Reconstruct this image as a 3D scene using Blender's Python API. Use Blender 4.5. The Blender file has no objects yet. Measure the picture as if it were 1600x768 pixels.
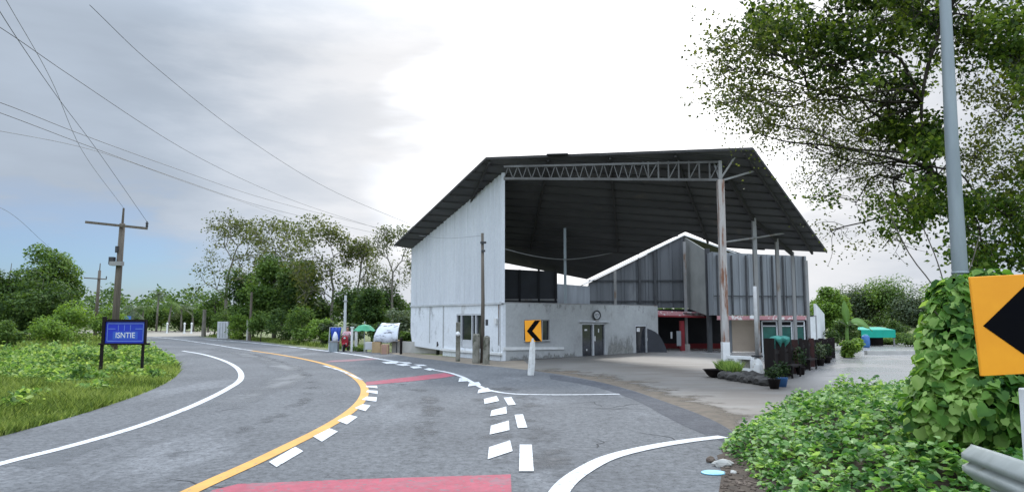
import bpy, bmesh, math, random
import numpy as np
from mathutils import Vector, Matrix
from mathutils.geometry import tessellate_polygon

S = bpy.context.scene
COL = S.collection
R = math.radians
PI = math.pi

# ------------------------------------------------------------------ camera
F = 1100.0                      # focal length in pixels of the 1600 px wide photograph
CAMH = 2.2
PITCH = math.atan((497 - 384) / F)
cam_d = bpy.data.cameras.new('camera')
cam_d.sensor_width = 36.0
cam_d.lens = 36.0 * F / 1600.0
cam_d.clip_start = 0.05
cam_d.clip_end = 6000
cam = bpy.data.objects.new('camera', cam_d)
COL.objects.link(cam)
cam.location = (0, 0, CAMH)
cam.rotation_euler = (PI / 2 + PITCH, 0, 0)
S.camera = cam

# ------------------------------------------------------------------ sky and sun
SUN_EL, SUN_AZ = R(38), R(6)
sun_dir = Vector((math.sin(SUN_AZ) * math.cos(SUN_EL), math.cos(SUN_AZ) * math.cos(SUN_EL), math.sin(SUN_EL)))
world = bpy.data.worlds.new('World')
S.world = world
world.use_nodes = True
wt = world.node_tree
wt.nodes.clear()


def wn(t, **kw):
    n = wt.nodes.new(t)
    for k, v in kw.items():
        setattr(n, k, v)
    return n


def wmath(op, a, b=None, c=None, clamp=False):
    n = wn('ShaderNodeMath', operation=op, use_clamp=clamp)
    for i, v in enumerate((a, b, c)):
        if v is None:
            continue
        if isinstance(v, (int, float)):
            n.inputs[i].default_value = v
        else:
            wt.links.new(v, n.inputs[i])
    return n.outputs[0]


def wrange(v, a, b, c, d, smooth=True):
    n = wn('ShaderNodeMapRange')
    n.interpolation_type = 'SMOOTHSTEP' if smooth else 'LINEAR'
    n.clamp = True
    wt.links.new(v, n.inputs[0])
    for i, q in enumerate((a, b, c, d)):
        n.inputs[i + 1].default_value = q
    return n.outputs[0]


def wmix(f, a, b):
    n = wn('ShaderNodeMix', data_type='RGBA')
    if isinstance(f, (int, float)):
        n.inputs[0].default_value = f
    else:
        wt.links.new(f, n.inputs[0])
    for i, v in ((6, a), (7, b)):
        if isinstance(v, tuple):
            n.inputs[i].default_value = (*v, 1)
        else:
            wt.links.new(v, n.inputs[i])
    return n.outputs[2]


sky = wn('ShaderNodeTexSky', sky_type='NISHITA')
sky.sun_disc = False
sky.sun_elevation = SUN_EL
sky.sun_rotation = SUN_AZ
sky.air_density = 1.3
sky.dust_density = 0.6
sky.ozone_density = 2.5
tc = wn('ShaderNodeTexCoord')
vec = tc.outputs['Generated']
sep = wn('ShaderNodeSeparateXYZ')
wt.links.new(vec, sep.inputs[0])
dx, dy, dz = sep.outputs
mp = wn('ShaderNodeMapping')
mp.inputs['Scale'].default_value = (1.0, 1.0, 3.6)
mp.inputs['Rotation'].default_value = (0.0, R(12), 0.0)
wt.links.new(vec, mp.inputs[0])
n1 = wn('ShaderNodeTexNoise')
n1.inputs['Scale'].default_value = 1.7
n1.inputs['Detail'].default_value = 5
n1.inputs['Roughness'].default_value = 0.5
n1.inputs['Distortion'].default_value = 0.35
wt.links.new(mp.outputs[0], n1.inputs['Vector'])
n2 = wn('ShaderNodeTexNoise')
n2.inputs['Scale'].default_value = 5.5
n2.inputs['Detail'].default_value = 6
n2.inputs['Roughness'].default_value = 0.55
wt.links.new(mp.outputs[0], n2.inputs['Vector'])
dot = wn('ShaderNodeVectorMath', operation='DOT_PRODUCT')
wt.links.new(vec, dot.inputs[0])
GA, GE = R(8), R(16)
gl_dir = Vector((math.sin(GA) * math.cos(GE), math.cos(GA) * math.cos(GE), math.sin(GE)))
dot.inputs[1].default_value = gl_dir
dv = dot.outputs['Value']
noise1 = wrange(n1.outputs[0], 0.34, 0.66, 0.0, 1.0)
noise2 = wrange(n2.outputs[0], 0.35, 0.68, 0.0, 1.0)
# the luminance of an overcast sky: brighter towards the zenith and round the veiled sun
lum = wmath('MULTIPLY_ADD', wrange(dz, 0.35, 1.0, 0.0, 1.0, False), 17.0, 4.15)  # zenith out of view raised further, to light walls and ground
# unseen sky behind the camera, brightened to light surfaces facing it
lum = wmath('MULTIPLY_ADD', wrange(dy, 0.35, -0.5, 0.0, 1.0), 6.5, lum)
lum = wmath('MULTIPLY', lum, wmath('MULTIPLY_ADD', noise1, 0.07, 0.965))
lum = wmath('MULTIPLY', lum, wmath('MULTIPLY_ADD', noise2, 0.08, 0.965))
glow = wrange(wmath('ADD', dv, wmath('MULTIPLY_ADD', noise1, 0.05, -0.025)), 0.955, 0.995, 0.0, 1.0)
lum = wmath('MULTIPLY_ADD', glow, 6.0, lum)
wide = wrange(wmath('ADD', dv, wmath('MULTIPLY_ADD', noise2, 0.03, -0.015)), 0.80, 0.985, 0.0, 1.0)
lum = wmath('MULTIPLY_ADD', wide, 2.6, lum)
ccol = wmix(wmath('MAXIMUM', glow, wide), (0.80, 0.93, 1.11), (1.0, 1.0, 1.02))
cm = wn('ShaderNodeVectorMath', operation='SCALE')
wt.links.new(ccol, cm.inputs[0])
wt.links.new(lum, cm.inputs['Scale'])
# gaps of blue near the horizon
hole = wmath('SUBTRACT', wrange(dz, 0.035, 0.20, 1.0, 0.0), wmath('MULTIPLY', noise2, 0.55), clamp=True)
hole = wmath('MULTIPLY', hole, wrange(dv, 0.80, 0.90, 1.0, 0.0))
hole = wmath('MULTIPLY', hole, 0.75)
skc = wn('ShaderNodeVectorMath', operation='MULTIPLY')
wt.links.new(sky.outputs[0], skc.inputs[0])
skc.inputs[1].default_value = (0.36, 0.55, 0.92)
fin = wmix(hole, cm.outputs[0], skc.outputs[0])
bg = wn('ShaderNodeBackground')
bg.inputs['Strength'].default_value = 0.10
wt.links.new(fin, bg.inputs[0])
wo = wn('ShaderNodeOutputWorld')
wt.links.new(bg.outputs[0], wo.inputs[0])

sun_l = bpy.data.lights.new('sun', 'SUN')
sun_l.energy = 1.5
sun_l.angle = R(12)
sun_l.color = (1.0, 0.97, 0.92)
sun_o = bpy.data.objects.new('sun', sun_l)
COL.objects.link(sun_o)
sun_o.rotation_euler = (-sun_dir).to_track_quat('-Z', 'Y').to_euler()

S.view_settings.view_transform = 'Standard'
S.view_settings.look = 'None'
S.view_settings.exposure = 0.42
S.view_settings.gamma = 1.0
S.view_settings.use_curve_mapping = False
S.render.engine = 'CYCLES'
S.cycles.max_bounces = 8
S.cycles.diffuse_bounces = 4
S.cycles.glossy_bounces = 3
S.cycles.transmission_bounces = 4
S.cycles.transparent_max_bounces = 6
S.cycles.caustics_reflective = False
S.cycles.caustics_refractive = False
S.cycles.use_denoising = True

# ------------------------------------------------------------------ surveying helpers
CP, SP = math.cos(PITCH), math.sin(PITCH)


def ray(px, py):
    x = (px - 800) / F
    y = (384 - py) / F
    return Vector((x, CP - y * SP, SP + y * CP))


def G(px, py, z=0.0):
    """ground point"""
    d = ray(px, py)
    t = (z - CAMH) / d.z
    return Vector((d.x * t, d.y * t, z))


def W(px, py, Y):
    """point at distance Y north of the camera"""
    d = ray(px, py)
    t = Y / d.y
    return Vector((d.x * t, Y, CAMH + d.z * t))


def zat(py, Y):
    return W(800, py, Y).z


def xat(px, Y):
    return W(px, 497, Y).x


# ------------------------------------------------------------------ materials
def nodemat(name):
    m = bpy.data.materials.new(name)
    m.use_nodes = True
    nt = m.node_tree
    nt.nodes.clear()
    out = nt.nodes.new('ShaderNodeOutputMaterial')
    return m, nt, out


def link(nt, a, b):
    nt.links.new(a, b)


def noise_node(nt, vec_out, scale, detail=4, rough=0.55, dist=0.0):
    n = nt.nodes.new('ShaderNodeTexNoise')
    n.inputs['Scale'].default_value = scale
    n.inputs['Detail'].default_value = detail
    n.inputs['Roughness'].default_value = rough
    n.inputs['Distortion'].default_value = dist
    link(nt, vec_out, n.inputs['Vector'])
    return n.outputs[0]


def ramp(nt, v, lo, hi, a=0.0, b=1.0):
    n = nt.nodes.new('ShaderNodeMapRange')
    n.interpolation_type = 'SMOOTHSTEP'
    link(nt, v, n.inputs[0])
    for i, q in enumerate((lo, hi, a, b)):
        n.inputs[i + 1].default_value = q
    return n.outputs[0]


def mixc(nt, f, a, b):
    n = nt.nodes.new('ShaderNodeMix')
    n.data_type = 'RGBA'
    if isinstance(f, (int, float)):
        n.inputs[0].default_value = f
    else:
        link(nt, f, n.inputs[0])
    for i, v in ((6, a), (7, b)):
        if isinstance(v, tuple):
            n.inputs[i].default_value = (*v, 1)
        else:
            link(nt, v, n.inputs[i])
    return n.outputs[2]


def coords(nt, stretch=(1, 1, 1)):
    t = nt.nodes.new('ShaderNodeTexCoord')
    m = nt.nodes.new('ShaderNodeMapping')
    m.inputs['Scale'].default_value = stretch
    link(nt, t.outputs['Object'], m.inputs[0])
    return m.outputs[0]


def M(name, c1, c2=None, scale=3.0, rough=0.8, rough2=None, metal=0.0, bump=0.0, bscale=40.0, stretch=(1, 1, 1),
      stain=None, speck=None, spec=0.4, fine=0.0):
    """noise-mixed surface: c1/c2 blotches, optional stain (colour, scale, lo, hi, stretch) and fine specks (colour, scale, lo, hi)"""
    m, nt, out = nodemat(name)
    p = nt.nodes.new('ShaderNodeBsdfPrincipled')
    link(nt, p.outputs[0], out.inputs[0])
    v = coords(nt, stretch)
    nz = noise_node(nt, v, scale)
    f = ramp(nt, nz, 0.3, 0.7)
    c = mixc(nt, f, c1, c2 or tuple(q * 0.8 for q in c1))
    if stain:
        vs = coords(nt, stain[4] if len(stain) > 4 else (1, 1, 1))
        s = ramp(nt, noise_node(nt, vs, stain[1], 6, 0.62), stain[2], stain[3])
        c = mixc(nt, s, c, stain[0])
    if speck:
        s = ramp(nt, noise_node(nt, coords(nt), speck[1], 2), speck[2], speck[3])
        c = mixc(nt, s, c, speck[0])
    if fine:
        fz = noise_node(nt, coords(nt, (1.0, 1.0, 1.0)), 7.0, 9, 0.8)
        fm = nt.nodes.new('ShaderNodeVectorMath')
        fm.operation = 'SCALE'
        link(nt, c, fm.inputs[0])
        link(nt, ramp(nt, fz, 0.3, 0.7, 1 - fine, 1 + fine), fm.inputs['Scale'])
        c = fm.outputs[0]
    link(nt, c, p.inputs['Base Color'])
    if rough2 is not None:
        link(nt, ramp(nt, nz, 0.35, 0.65, rough, rough2), p.inputs['Roughness'])
    else:
        p.inputs['Roughness'].default_value = rough
    p.inputs['Metallic'].default_value = metal
    p.inputs['Specular IOR Level'].default_value = spec
    if bump:
        b = nt.nodes.new('ShaderNodeBump')
        b.inputs['Strength'].default_value = bump
        b.inputs['Distance'].default_value = 0.02
        link(nt, noise_node(nt, coords(nt), bscale, 5, 0.65), b.inputs['Height'])
        link(nt, b.outputs[0], p.inputs['Normal'])
    return m


def leafmat(name, dark, mid, light, trans=0.35, rough=0.55, clump=0.6):
    m, nt, out = nodemat(name)
    g = nt.nodes.new('ShaderNodeNewGeometry')
    cr = nt.nodes.new('ShaderNodeValToRGB')
    e = cr.color_ramp.elements
    e[0].color = (*dark, 1)
    e[1].color = (*light, 1)
    e[1].position = 0.97
    k = cr.color_ramp.elements.new(0.5)
    k.color = (*mid, 1)
    nz = ramp(nt, noise_node(nt, coords(nt), clump, 3), 0.3, 0.7, -0.3, 0.3)
    ad = nt.nodes.new('ShaderNodeMath')
    ad.operation = 'ADD'
    ad.use_clamp = True
    link(nt, g.outputs['Random Per Island'], ad.inputs[0])
    link(nt, nz, ad.inputs[1])
    link(nt, ad.outputs[0], cr.inputs[0])
    p = nt.nodes.new('ShaderNodeBsdfPrincipled')
    p.inputs['Roughness'].default_value = rough
    p.inputs['Specular IOR Level'].default_value = 0.15
    link(nt, cr.outputs[0], p.inputs['Base Color'])
    t = nt.nodes.new('ShaderNodeBsdfTranslucent')
    tcn = nt.nodes.new('ShaderNodeVectorMath')
    tcn.operation = 'MULTIPLY'
    link(nt, cr.outputs[0], tcn.inputs[0])
    tcn.inputs[1].default_value = (1.5, 1.5, 0.75)
    link(nt, tcn.outputs[0], t.inputs['Color'])
    mx = nt.nodes.new('ShaderNodeMixShader')
    mx.inputs[0].default_value = trans
    link(nt, p.outputs[0], mx.inputs[1])
    link(nt, t.outputs[0], mx.inputs[2])
    link(nt, mx.outputs[0], out.inputs[0])
    return m


# ------------------------------------------------------------------ mesh builder and tagging
ORIGIN = {}


def tag(o, label=None, cat=None, group=None, kind=None):
    if label: o['label'] = label
    if cat: o['category'] = cat
    if group: o['group'] = group
    if kind: o['kind'] = kind
    return o


def thing(name, label, cat, loc=(0, 0, 0), group=None):
    o = bpy.data.objects.new(name, None)
    o.empty_display_size = 0.2
    COL.objects.link(o)
    o.location = loc
    ORIGIN[o.name] = Vector(loc)
    return tag(o, label, cat, group)


def origin_of(o):
    return ORIGIN.get(o.name, Vector((0, 0, 0))) if o else Vector((0, 0, 0))


def link_mesh(name, me, mats, parent=None):
    for m in (mats if isinstance(mats, (list, tuple)) else [mats]):
        me.materials.append(m)
    o = bpy.data.objects.new(name, me)
    COL.objects.link(o)
    if parent:
        o.parent = parent
        ORIGIN[o.name] = origin_of(parent)
    return o


class MB:
    def __init__(self):
        self.v, self.f, self.mi = [], [], []
        self.m = 0

    def add(self, vs, fs):
        k = len(self.v)
        self.v += [tuple(a) for a in vs]
        for f in fs:
            self.f.append([k + i for i in f])
            self.mi.append(self.m)
        return self

    def box(self, c, s, rz=0.0, mat3=None):
        c = Vector(c)
        hx, hy, hz = s[0] / 2, s[1] / 2, s[2] / 2
        r = mat3 or Matrix.Rotation(rz, 3, 'Z')
        vs = [c + r @ Vector((sx * hx, sy * hy, sz * hz)) for sz in (-1, 1) for sy in (-1, 1) for sx in (-1, 1)]
        return self.add(vs, [(0, 2, 3, 1), (4, 5, 7, 6), (0, 1, 5, 4), (2, 6, 7, 3), (0, 4, 6, 2), (1, 3, 7, 5)])

    def beam(self, p, q, w, h=None, up=(0, 0, 1)):
        p, q = Vector(p), Vector(q)
        h = h or w
        d = (q - p)
        L = d.length
        if L < 1e-6: return self
        d.normalize()
        u = Vector(up)
        s = d.cross(u)
        if s.length < 1e-3: s = d.cross(Vector((0, 1, 0)))
        s.normalize()
        t = s.cross(d)
        m = Matrix((s, d, t)).transposed()
        return self.box((p + q) / 2, (w, L, h), mat3=m)

    def tube(self, pts, rad, n=8, cap=True):
        pts = [Vector(p) for p in pts]
        if not isinstance(rad, (list, tuple)): rad = [rad] * len(pts)
        vs, fs = [], []
        ref = None
        for i, p in enumerate(pts):
            a, b = pts[max(i - 1, 0)], pts[min(i + 1, len(pts) - 1)]
            d = (b - a).normalized()
            if ref is None:
                ref = d.cross(Vector((0, 0, 1)) if abs(d.z) < 0.9 else Vector((1, 0, 0))).normalized()
            s = (ref - d * ref.dot(d)).normalized()
            ref = s
            t = d.cross(s)
            for k in range(n):
                a_ = 2 * PI * k / n
                vs.append(p + (s * math.cos(a_) + t * math.sin(a_)) * rad[i])
        for i in range(len(pts) - 1):
            for k in range(n):
                k2 = (k + 1) % n
                fs.append((i * n + k, i * n + k2, (i + 1) * n + k2, (i + 1) * n + k))
        if cap:
            fs.append(tuple(range(n - 1, -1, -1)))
            fs.append(tuple((len(pts) - 1) * n + k for k in range(n)))
        return self.add(vs, fs)

    def lathe(self, c, prof, n=16, sx=1, sy=1):
        """prof = [(r, z)...] about a vertical axis at c"""
        c = Vector(c)
        vs, fs = [], []
        for r, z in prof:
            for k in range(n):
                a = 2 * PI * k / n
                vs.append(c + Vector((r * sx * math.cos(a), r * sy * math.sin(a), z)))
        for i in range(len(prof) - 1):
            for k in range(n):
                k2 = (k + 1) % n
                fs.append((i * n + k, i * n + k2, (i + 1) * n + k2, (i + 1) * n + k))
        fs.append(tuple(range(n - 1, -1, -1)))
        fs.append(tuple((len(prof) - 1) * n + k for k in range(n)))
        return self.add(vs, fs)

    def prism(self, poly, thick):
        """planar polygon extruded by the vector thick"""
        poly = [Vector(p) for p in poly]
        th = Vector(thick)
        n = len(poly)
        tris = tessellate_polygon([poly])
        fs = [tuple(t) for t in tris] + [tuple(n + i for i in reversed(t)) for t in tris]
        for i in range(n):
            j = (i + 1) % n
            fs.append((i, j, n + j, n + i))
        return self.add(poly + [p + th for p in poly], fs)

    def sheet(self, poly):
        poly = [Vector(p) for p in poly]
        return self.add(poly, [tuple(t) for t in tessellate_polygon([poly])])

    def build(self, name, mats, parent=None, smooth=False, bevel=0.0):
        off = origin_of(parent)
        me = bpy.data.meshes.new(name)
        me.from_pydata([(a[0] - off.x, a[1] - off.y, a[2] - off.z) for a in self.v], [], self.f)
        if any(self.mi): me.polygons.foreach_set('material_index', self.mi)
        bm = bmesh.new()
        bm.from_mesh(me)
        bmesh.ops.recalc_face_normals(bm, faces=bm.faces)
        if bevel > 0:
            bmesh.ops.bevel(bm, geom=[e for e in bm.edges if len(e.link_faces) == 2 and e.calc_face_angle(0) > 0.6], offset=bevel,
                            segments=1, affect='EDGES', clamp_overlap=True)
        bm.to_mesh(me)
        bm.free()
        if smooth: me.polygons.foreach_set('use_smooth', [True] * len(me.polygons))
        me.update()
        return link_mesh(name, me, mats, parent)


def spline(pts, n=8):
    """centripetal Catmull-Rom through points"""
    P = [Vector(p) for p in pts]
    P = [P[0] * 2 - P[1]] + P + [P[-1] * 2 - P[-2]]
    o = []
    for i in range(1, len(P) - 2):
        p0, p1, p2, p3 = P[i - 1:i + 3]
        t0 = 0.0
        t1 = t0 + max((p1 - p0).length, 1e-4) ** 0.5
        t2 = t1 + max((p2 - p1).length, 1e-4) ** 0.5
        t3 = t2 + max((p3 - p2).length, 1e-4) ** 0.5
        for k in range(n):
            t = t1 + (t2 - t1) * k / n
            a1 = p0 * ((t1 - t) / (t1 - t0)) + p1 * ((t - t0) / (t1 - t0))
            a2 = p1 * ((t2 - t) / (t2 - t1)) + p2 * ((t - t1) / (t2 - t1))
            a3 = p2 * ((t3 - t) / (t3 - t2)) + p3 * ((t - t2) / (t3 - t2))
            b1 = a1 * ((t2 - t) / (t2 - t0)) + a2 * ((t - t0) / (t2 - t0))
            b2 = a2 * ((t3 - t) / (t3 - t1)) + a3 * ((t - t1) / (t3 - t1))
            o.append(b1 * ((t2 - t) / (t2 - t1)) + b2 * ((t - t1) / (t2 - t1)))
    o.append(P[-2])
    return o


def npmesh(name, V, k, mat, parent=None, faces=None):
    """V (n,k,3): n separate polygons of k vertices, or with faces (list of index tuples inside each k)"""
    n = V.shape[0]
    off = origin_of(parent)
    V = V.reshape(-1, 3) - np.array([off.x, off.y, off.z])
    me = bpy.data.meshes.new(name)
    me.vertices.add(n * k)
    me.vertices.foreach_set('co', V.astype(np.float32).ravel())
    faces = faces or [tuple(range(k))]
    idx = np.concatenate([np.array(f) for f in faces])
    cnt = np.array([len(f) for f in faces])
    loops = (np.arange(n)[:, None] * k + idx[None, :]).ravel()
    totals = np.tile(cnt, n)
    me.loops.add(len(loops))
    me.loops.foreach_set('vertex_index', loops.astype(np.int32))
    me.polygons.add(len(totals))
    st = np.concatenate([[0], np.cumsum(totals)[:-1]])
    me.polygons.foreach_set('loop_start', st.astype(np.int32))
    me.polygons.foreach_set('loop_total', totals.astype(np.int32))
    me.update(calc_edges=True)
    me.validate()
    return link_mesh(name, me, mat, parent)


def unit(a):
    return a / np.maximum(np.linalg.norm(a, axis=-1, keepdims=True), 1e-9)


LOBED = np.array([(0, 0), (.30, -.12), (.52, .14), (.45, .38), (.44, .58), (.22, .76), (0, 1.0), (-.22, .76), (-.44, .58), (-.45, .38), (-.52, .14), (-.30, -.12)])
OVAL = np.array([(0, 0), (.26, .25), (.24, .62), (0, 1.0), (-.24, .62), (-.26, .25)])
DIAM = np.array([(0, 0), (.36, .45), (0, 1.0), (-.36, .45)])


def leaf_verts(rng, P, size, up=0.4, shape=DIAM, out=None, droop=0.0, cup=0.12):
    """leaf polygons at P, normals biased upwards (up) and outwards (out)"""
    n = len(P)
    nrm = rng.normal(size=(n, 3))
    nrm = unit(nrm)
    nrm[:, 2] = np.where(nrm[:, 2] < 0, -nrm[:, 2] * 0.6, nrm[:, 2])
    nrm += np.array([0, 0, up])
    if out is not None: nrm += out
    nrm = unit(nrm)
    t = rng.normal(size=(n, 3))
    t[:, 2] -= droop
    t = unit(t - nrm * (t * nrm).sum(1, keepdims=True))
    b = np.cross(nrm, t)
    sz = (size * (0.6 + 0.8 * rng.random(n)))[:, None, None] if np.isscalar(size) else size[:, None, None]
    sh = shape[None]
    V = P[:, None, :] + sz * (sh[..., 1:2] * t[:, None, :] + sh[..., 0:1] * b[:, None, :] + (np.abs(sh[..., 0:1]) * cup * 2 - sh[..., 1:2] ** 2 * cup) * nrm[:, None, :])
    return V


def inpoly(P, poly):
    x, y = P[:, 0], P[:, 1]
    ins = np.zeros(len(P), bool)
    n = len(poly)
    for i in range(n):
        x1, y1 = poly[i][0], poly[i][1]
        x2, y2 = poly[(i + 1) % n][0], poly[(i + 1) % n][1]
        c = ((y1 > y) != (y2 > y)) & (x < (x2 - x1) * (y - y1) / (y2 - y1 + 1e-12) + x1)
        ins ^= c
    return ins


def text_mesh(txt, size, depth, name, mat, parent, mw):
    """lettering turned into a mesh; mw maps text space (x right, y up, z out) into the world"""
    cu = bpy.data.curves.new(name, 'FONT')
    cu.body = txt
    cu.size = size
    cu.extrude = depth
    cu.align_x = 'CENTER'
    cu.align_y = 'CENTER'
    to = bpy.data.objects.new(name, cu)
    COL.objects.link(to)
    bpy.context.view_layer.update()
    me = bpy.data.meshes.new_from_object(to.evaluated_get(bpy.context.evaluated_depsgraph_get()))
    bpy.data.objects.remove(to)
    bpy.data.curves.remove(cu)
    off = origin_of(parent)
    me.transform(Matrix.Translation(-off) @ mw)
    me.materials.clear()
    return link_mesh(name, me, mat, parent)


# ------------------------------------------------------------------ material library
asphalt = M('asphalt', (0.130, 0.133, 0.137), (0.098, 0.100, 0.104), 0.28, 0.85, bump=0.9, bscale=26, spec=0.3,
            stain=((0.160, 0.163, 0.168), 0.42, 0.52, 0.66, (1, 0.35, 1)), speck=((0.055, 0.055, 0.06), 21, 0.55, 0.74),
            fine=0.42)
asphalt_new = M('fresh_asphalt', (0.055, 0.057, 0.066), (0.075, 0.077, 0.085), 1.2, 0.85, bump=0.5, bscale=60, spec=0.3, fine=0.3,
                speck=((0.12, 0.12, 0.125), 25, 0.58, 0.78))
paint_w = M('white_road_paint', (0.60, 0.605, 0.61), (0.52, 0.525, 0.53), 2.0, 0.7, bump=0.15, bscale=60,
            stain=((0.34, 0.34, 0.35), 2.6, 0.56, 0.78), speck=((0.26, 0.26, 0.27), 12, 0.60, 0.68))
paint_worn = M('worn_white_paint', (0.60, 0.61, 0.62), (0.46, 0.47, 0.48), 2.5, 0.75,
               stain=((0.16, 0.16, 0.17), 1.6, 0.48, 0.60))
paint_y = M('yellow_road_paint', (0.60, 0.315, 0.070), (0.52, 0.26, 0.055), 2.0, 0.7,
            stain=((0.46, 0.27, 0.08), 2.4, 0.54, 0.78), speck=((0.28, 0.20, 0.10), 12, 0.61, 0.69))
paint_r = M('red_road_paint', (0.34, 0.068, 0.095), (0.28, 0.06, 0.082), 1.5, 0.8, fine=0.15, bump=0.25, bscale=50,
            stain=((0.22, 0.115, 0.13), 1.6, 0.50, 0.75), speck=((0.17, 0.12, 0.13), 12, 0.58, 0.68))
paint_r_worn = M('worn_red_road_paint', (0.26, 0.12, 0.13), (0.18, 0.13, 0.14), 1.5, 0.8)
metal_white = M('white_cladding', (0.59, 0.605, 0.625), (0.52, 0.535, 0.56), 0.5, 0.5, stretch=(3, 3, 0.25),
                stain=((0.40, 0.41, 0.42), 1.5, 0.54, 0.80, (3, 3, 0.10)), fine=0.06, spec=0.4)
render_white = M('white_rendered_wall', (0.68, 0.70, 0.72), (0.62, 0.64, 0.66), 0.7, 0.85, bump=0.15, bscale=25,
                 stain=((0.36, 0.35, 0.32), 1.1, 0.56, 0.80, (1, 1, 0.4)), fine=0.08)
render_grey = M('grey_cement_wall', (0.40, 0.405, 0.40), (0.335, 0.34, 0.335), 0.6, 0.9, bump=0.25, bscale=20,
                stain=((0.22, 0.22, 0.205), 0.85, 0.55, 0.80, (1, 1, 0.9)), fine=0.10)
roof_under = M('roof_sheet', (0.088, 0.088, 0.091), (0.060, 0.060, 0.063), 0.4, 0.7, stretch=(0.5, 3, 1), bump=0.2, bscale=10,
               stain=((0.125, 0.11, 0.095), 0.9, 0.58, 0.78))
purlin_m = M('rusty_dark_steel', (0.040, 0.038, 0.037), (0.028, 0.026, 0.025), 1.5, 0.7)
steel_dark = M('dark_steel', (0.045, 0.047, 0.05), (0.03, 0.03, 0.033), 3, 0.6)
steel_grey = M('grey_painted_steel', (0.27, 0.27, 0.27), (0.22, 0.21, 0.20), 1.5, 0.55, stretch=(1, 1, 0.3),
               stain=((0.16, 0.10, 0.065), 1.8, 0.55, 0.72, (1, 1, 0.35)))
steel_rust = M('rusted_column_paint', (0.42, 0.40, 0.38), (0.34, 0.30, 0.28), 1.3, 0.7, stretch=(3, 3, 0.6),
               stain=((0.19, 0.085, 0.05), 1.7, 0.47, 0.64, (4, 4, 0.5)))
clad_shade = M('shaded_grey_cladding', (0.105, 0.11, 0.117), (0.07, 0.074, 0.08), 0.5, 0.5, stretch=(3, 3, 0.25),  # darker copy of the grey cladding, shade under the roof painted in
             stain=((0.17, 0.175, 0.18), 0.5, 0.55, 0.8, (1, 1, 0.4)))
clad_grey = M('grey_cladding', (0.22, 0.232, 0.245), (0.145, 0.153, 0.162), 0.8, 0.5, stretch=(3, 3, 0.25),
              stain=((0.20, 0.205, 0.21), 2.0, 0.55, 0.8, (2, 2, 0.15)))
clad_beige = M('beige_grey_panel', (0.22, 0.22, 0.205), (0.17, 0.17, 0.16), 0.8, 0.6)
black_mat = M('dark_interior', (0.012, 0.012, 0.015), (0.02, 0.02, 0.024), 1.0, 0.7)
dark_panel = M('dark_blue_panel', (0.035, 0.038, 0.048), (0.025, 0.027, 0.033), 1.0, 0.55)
glass_dark = M('dark_glass', (0.012, 0.014, 0.018), (0.03, 0.032, 0.04), 1.5, 0.08, spec=0.6)
glass_green = M('green_glass', (0.012, 0.10, 0.085), (0.01, 0.065, 0.06), 1.5, 0.12, spec=0.6)
alu = M('white_aluminium', (0.52, 0.53, 0.54), (0.44, 0.45, 0.46), 2, 0.5)
red_paint = M('red_paint', (0.20, 0.010, 0.016), (0.16, 0.008, 0.013), 2, 0.5)
pink_paint = M('faded_pink_paint', (0.42, 0.20, 0.21), (0.36, 0.16, 0.17), 3, 0.7, stain=((0.60, 0.55, 0.52), 3.0, 0.5, 0.6))
beige_shutter = M('beige_shutter', (0.46, 0.37, 0.29), (0.42, 0.335, 0.26), 1.0, 0.7)
white_paint = M('white_paint', (0.70, 0.70, 0.69), (0.60, 0.60, 0.58), 2, 0.7, stain=((0.35, 0.32, 0.28), 3.0, 0.62, 0.8))
grime_white = M('chipped_white_concrete', (0.66, 0.66, 0.64), (0.52, 0.51, 0.48), 4, 0.85, bump=0.4, bscale=25,
                stain=((0.22, 0.15, 0.10), 5.0, 0.58, 0.68))
sign_orange = M('orange_reflective_sheet', (0.88, 0.35, 0.012), (0.82, 0.31, 0.01), 3, 0.45,
                stain=((0.50, 0.20, 0.02), 7.0, 0.68, 0.85))
sign_black = M('black_sign_sheet', (0.004, 0.004, 0.006), (0.005, 0.005, 0.006), 3, 0.9, spec=0.03)
sign_blue = M('blue_sign_sheet', (0.010, 0.022, 0.42), (0.012, 0.04, 0.36), 1.5, 0.4)
sign_blue_l = M('light_blue_edge', (0.10, 0.16, 0.50), (0.12, 0.20, 0.52), 3, 0.5)
galv = M('galvanised_steel', (0.27, 0.305, 0.32), (0.21, 0.24, 0.255), 2.0, 0.42, metal=0.35, stretch=(2, 2, 0.4))
galv_rail = M('weathered_guardrail', (0.40, 0.42, 0.40), (0.30, 0.32, 0.30), 2.5, 0.55, metal=0.25,
              stain=((0.22, 0.22, 0.16), 4, 0.58, 0.75))
wood_grey = M('weathered_wood', (0.14, 0.115, 0.09), (0.085, 0.07, 0.055), 4, 0.9, stretch=(3, 3, 0.2), bump=0.3, bscale=20)
wood_box = M('plywood', (0.44, 0.31, 0.17), (0.36, 0.25, 0.14), 3, 0.8, stretch=(1, 1, 4))
wood_red = M('reddish_plywood', (0.40, 0.24, 0.18), (0.32, 0.19, 0.14), 3, 0.8)
concrete_old = M('mossy_concrete', (0.24, 0.225, 0.19), (0.12, 0.115, 0.09), 3, 0.95, bump=0.4, bscale=18,
                 stain=((0.05, 0.055, 0.03), 2.5, 0.5, 0.68))
concrete_pale = M('pale_concrete', (0.44, 0.42, 0.39), (0.36, 0.35, 0.32), 1.5, 0.9, bump=0.3, bscale=20)
sand = M('sandy_dirt', (0.25, 0.205, 0.155), (0.19, 0.16, 0.125), 1.2, 0.95, bump=0.4, bscale=12)
bark_backlit = M('backlit_bark', (0.045, 0.038, 0.03), (0.028, 0.024, 0.02), 4, 0.95, stretch=(2, 2, 0.4), spec=0.1)  # bark colour darkened to stand for limbs seen against the light
bark = M('bark', (0.11, 0.095, 0.075), (0.065, 0.055, 0.045), 4, 0.95, stretch=(2, 2, 0.4), bump=0.5, bscale=15)
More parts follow.
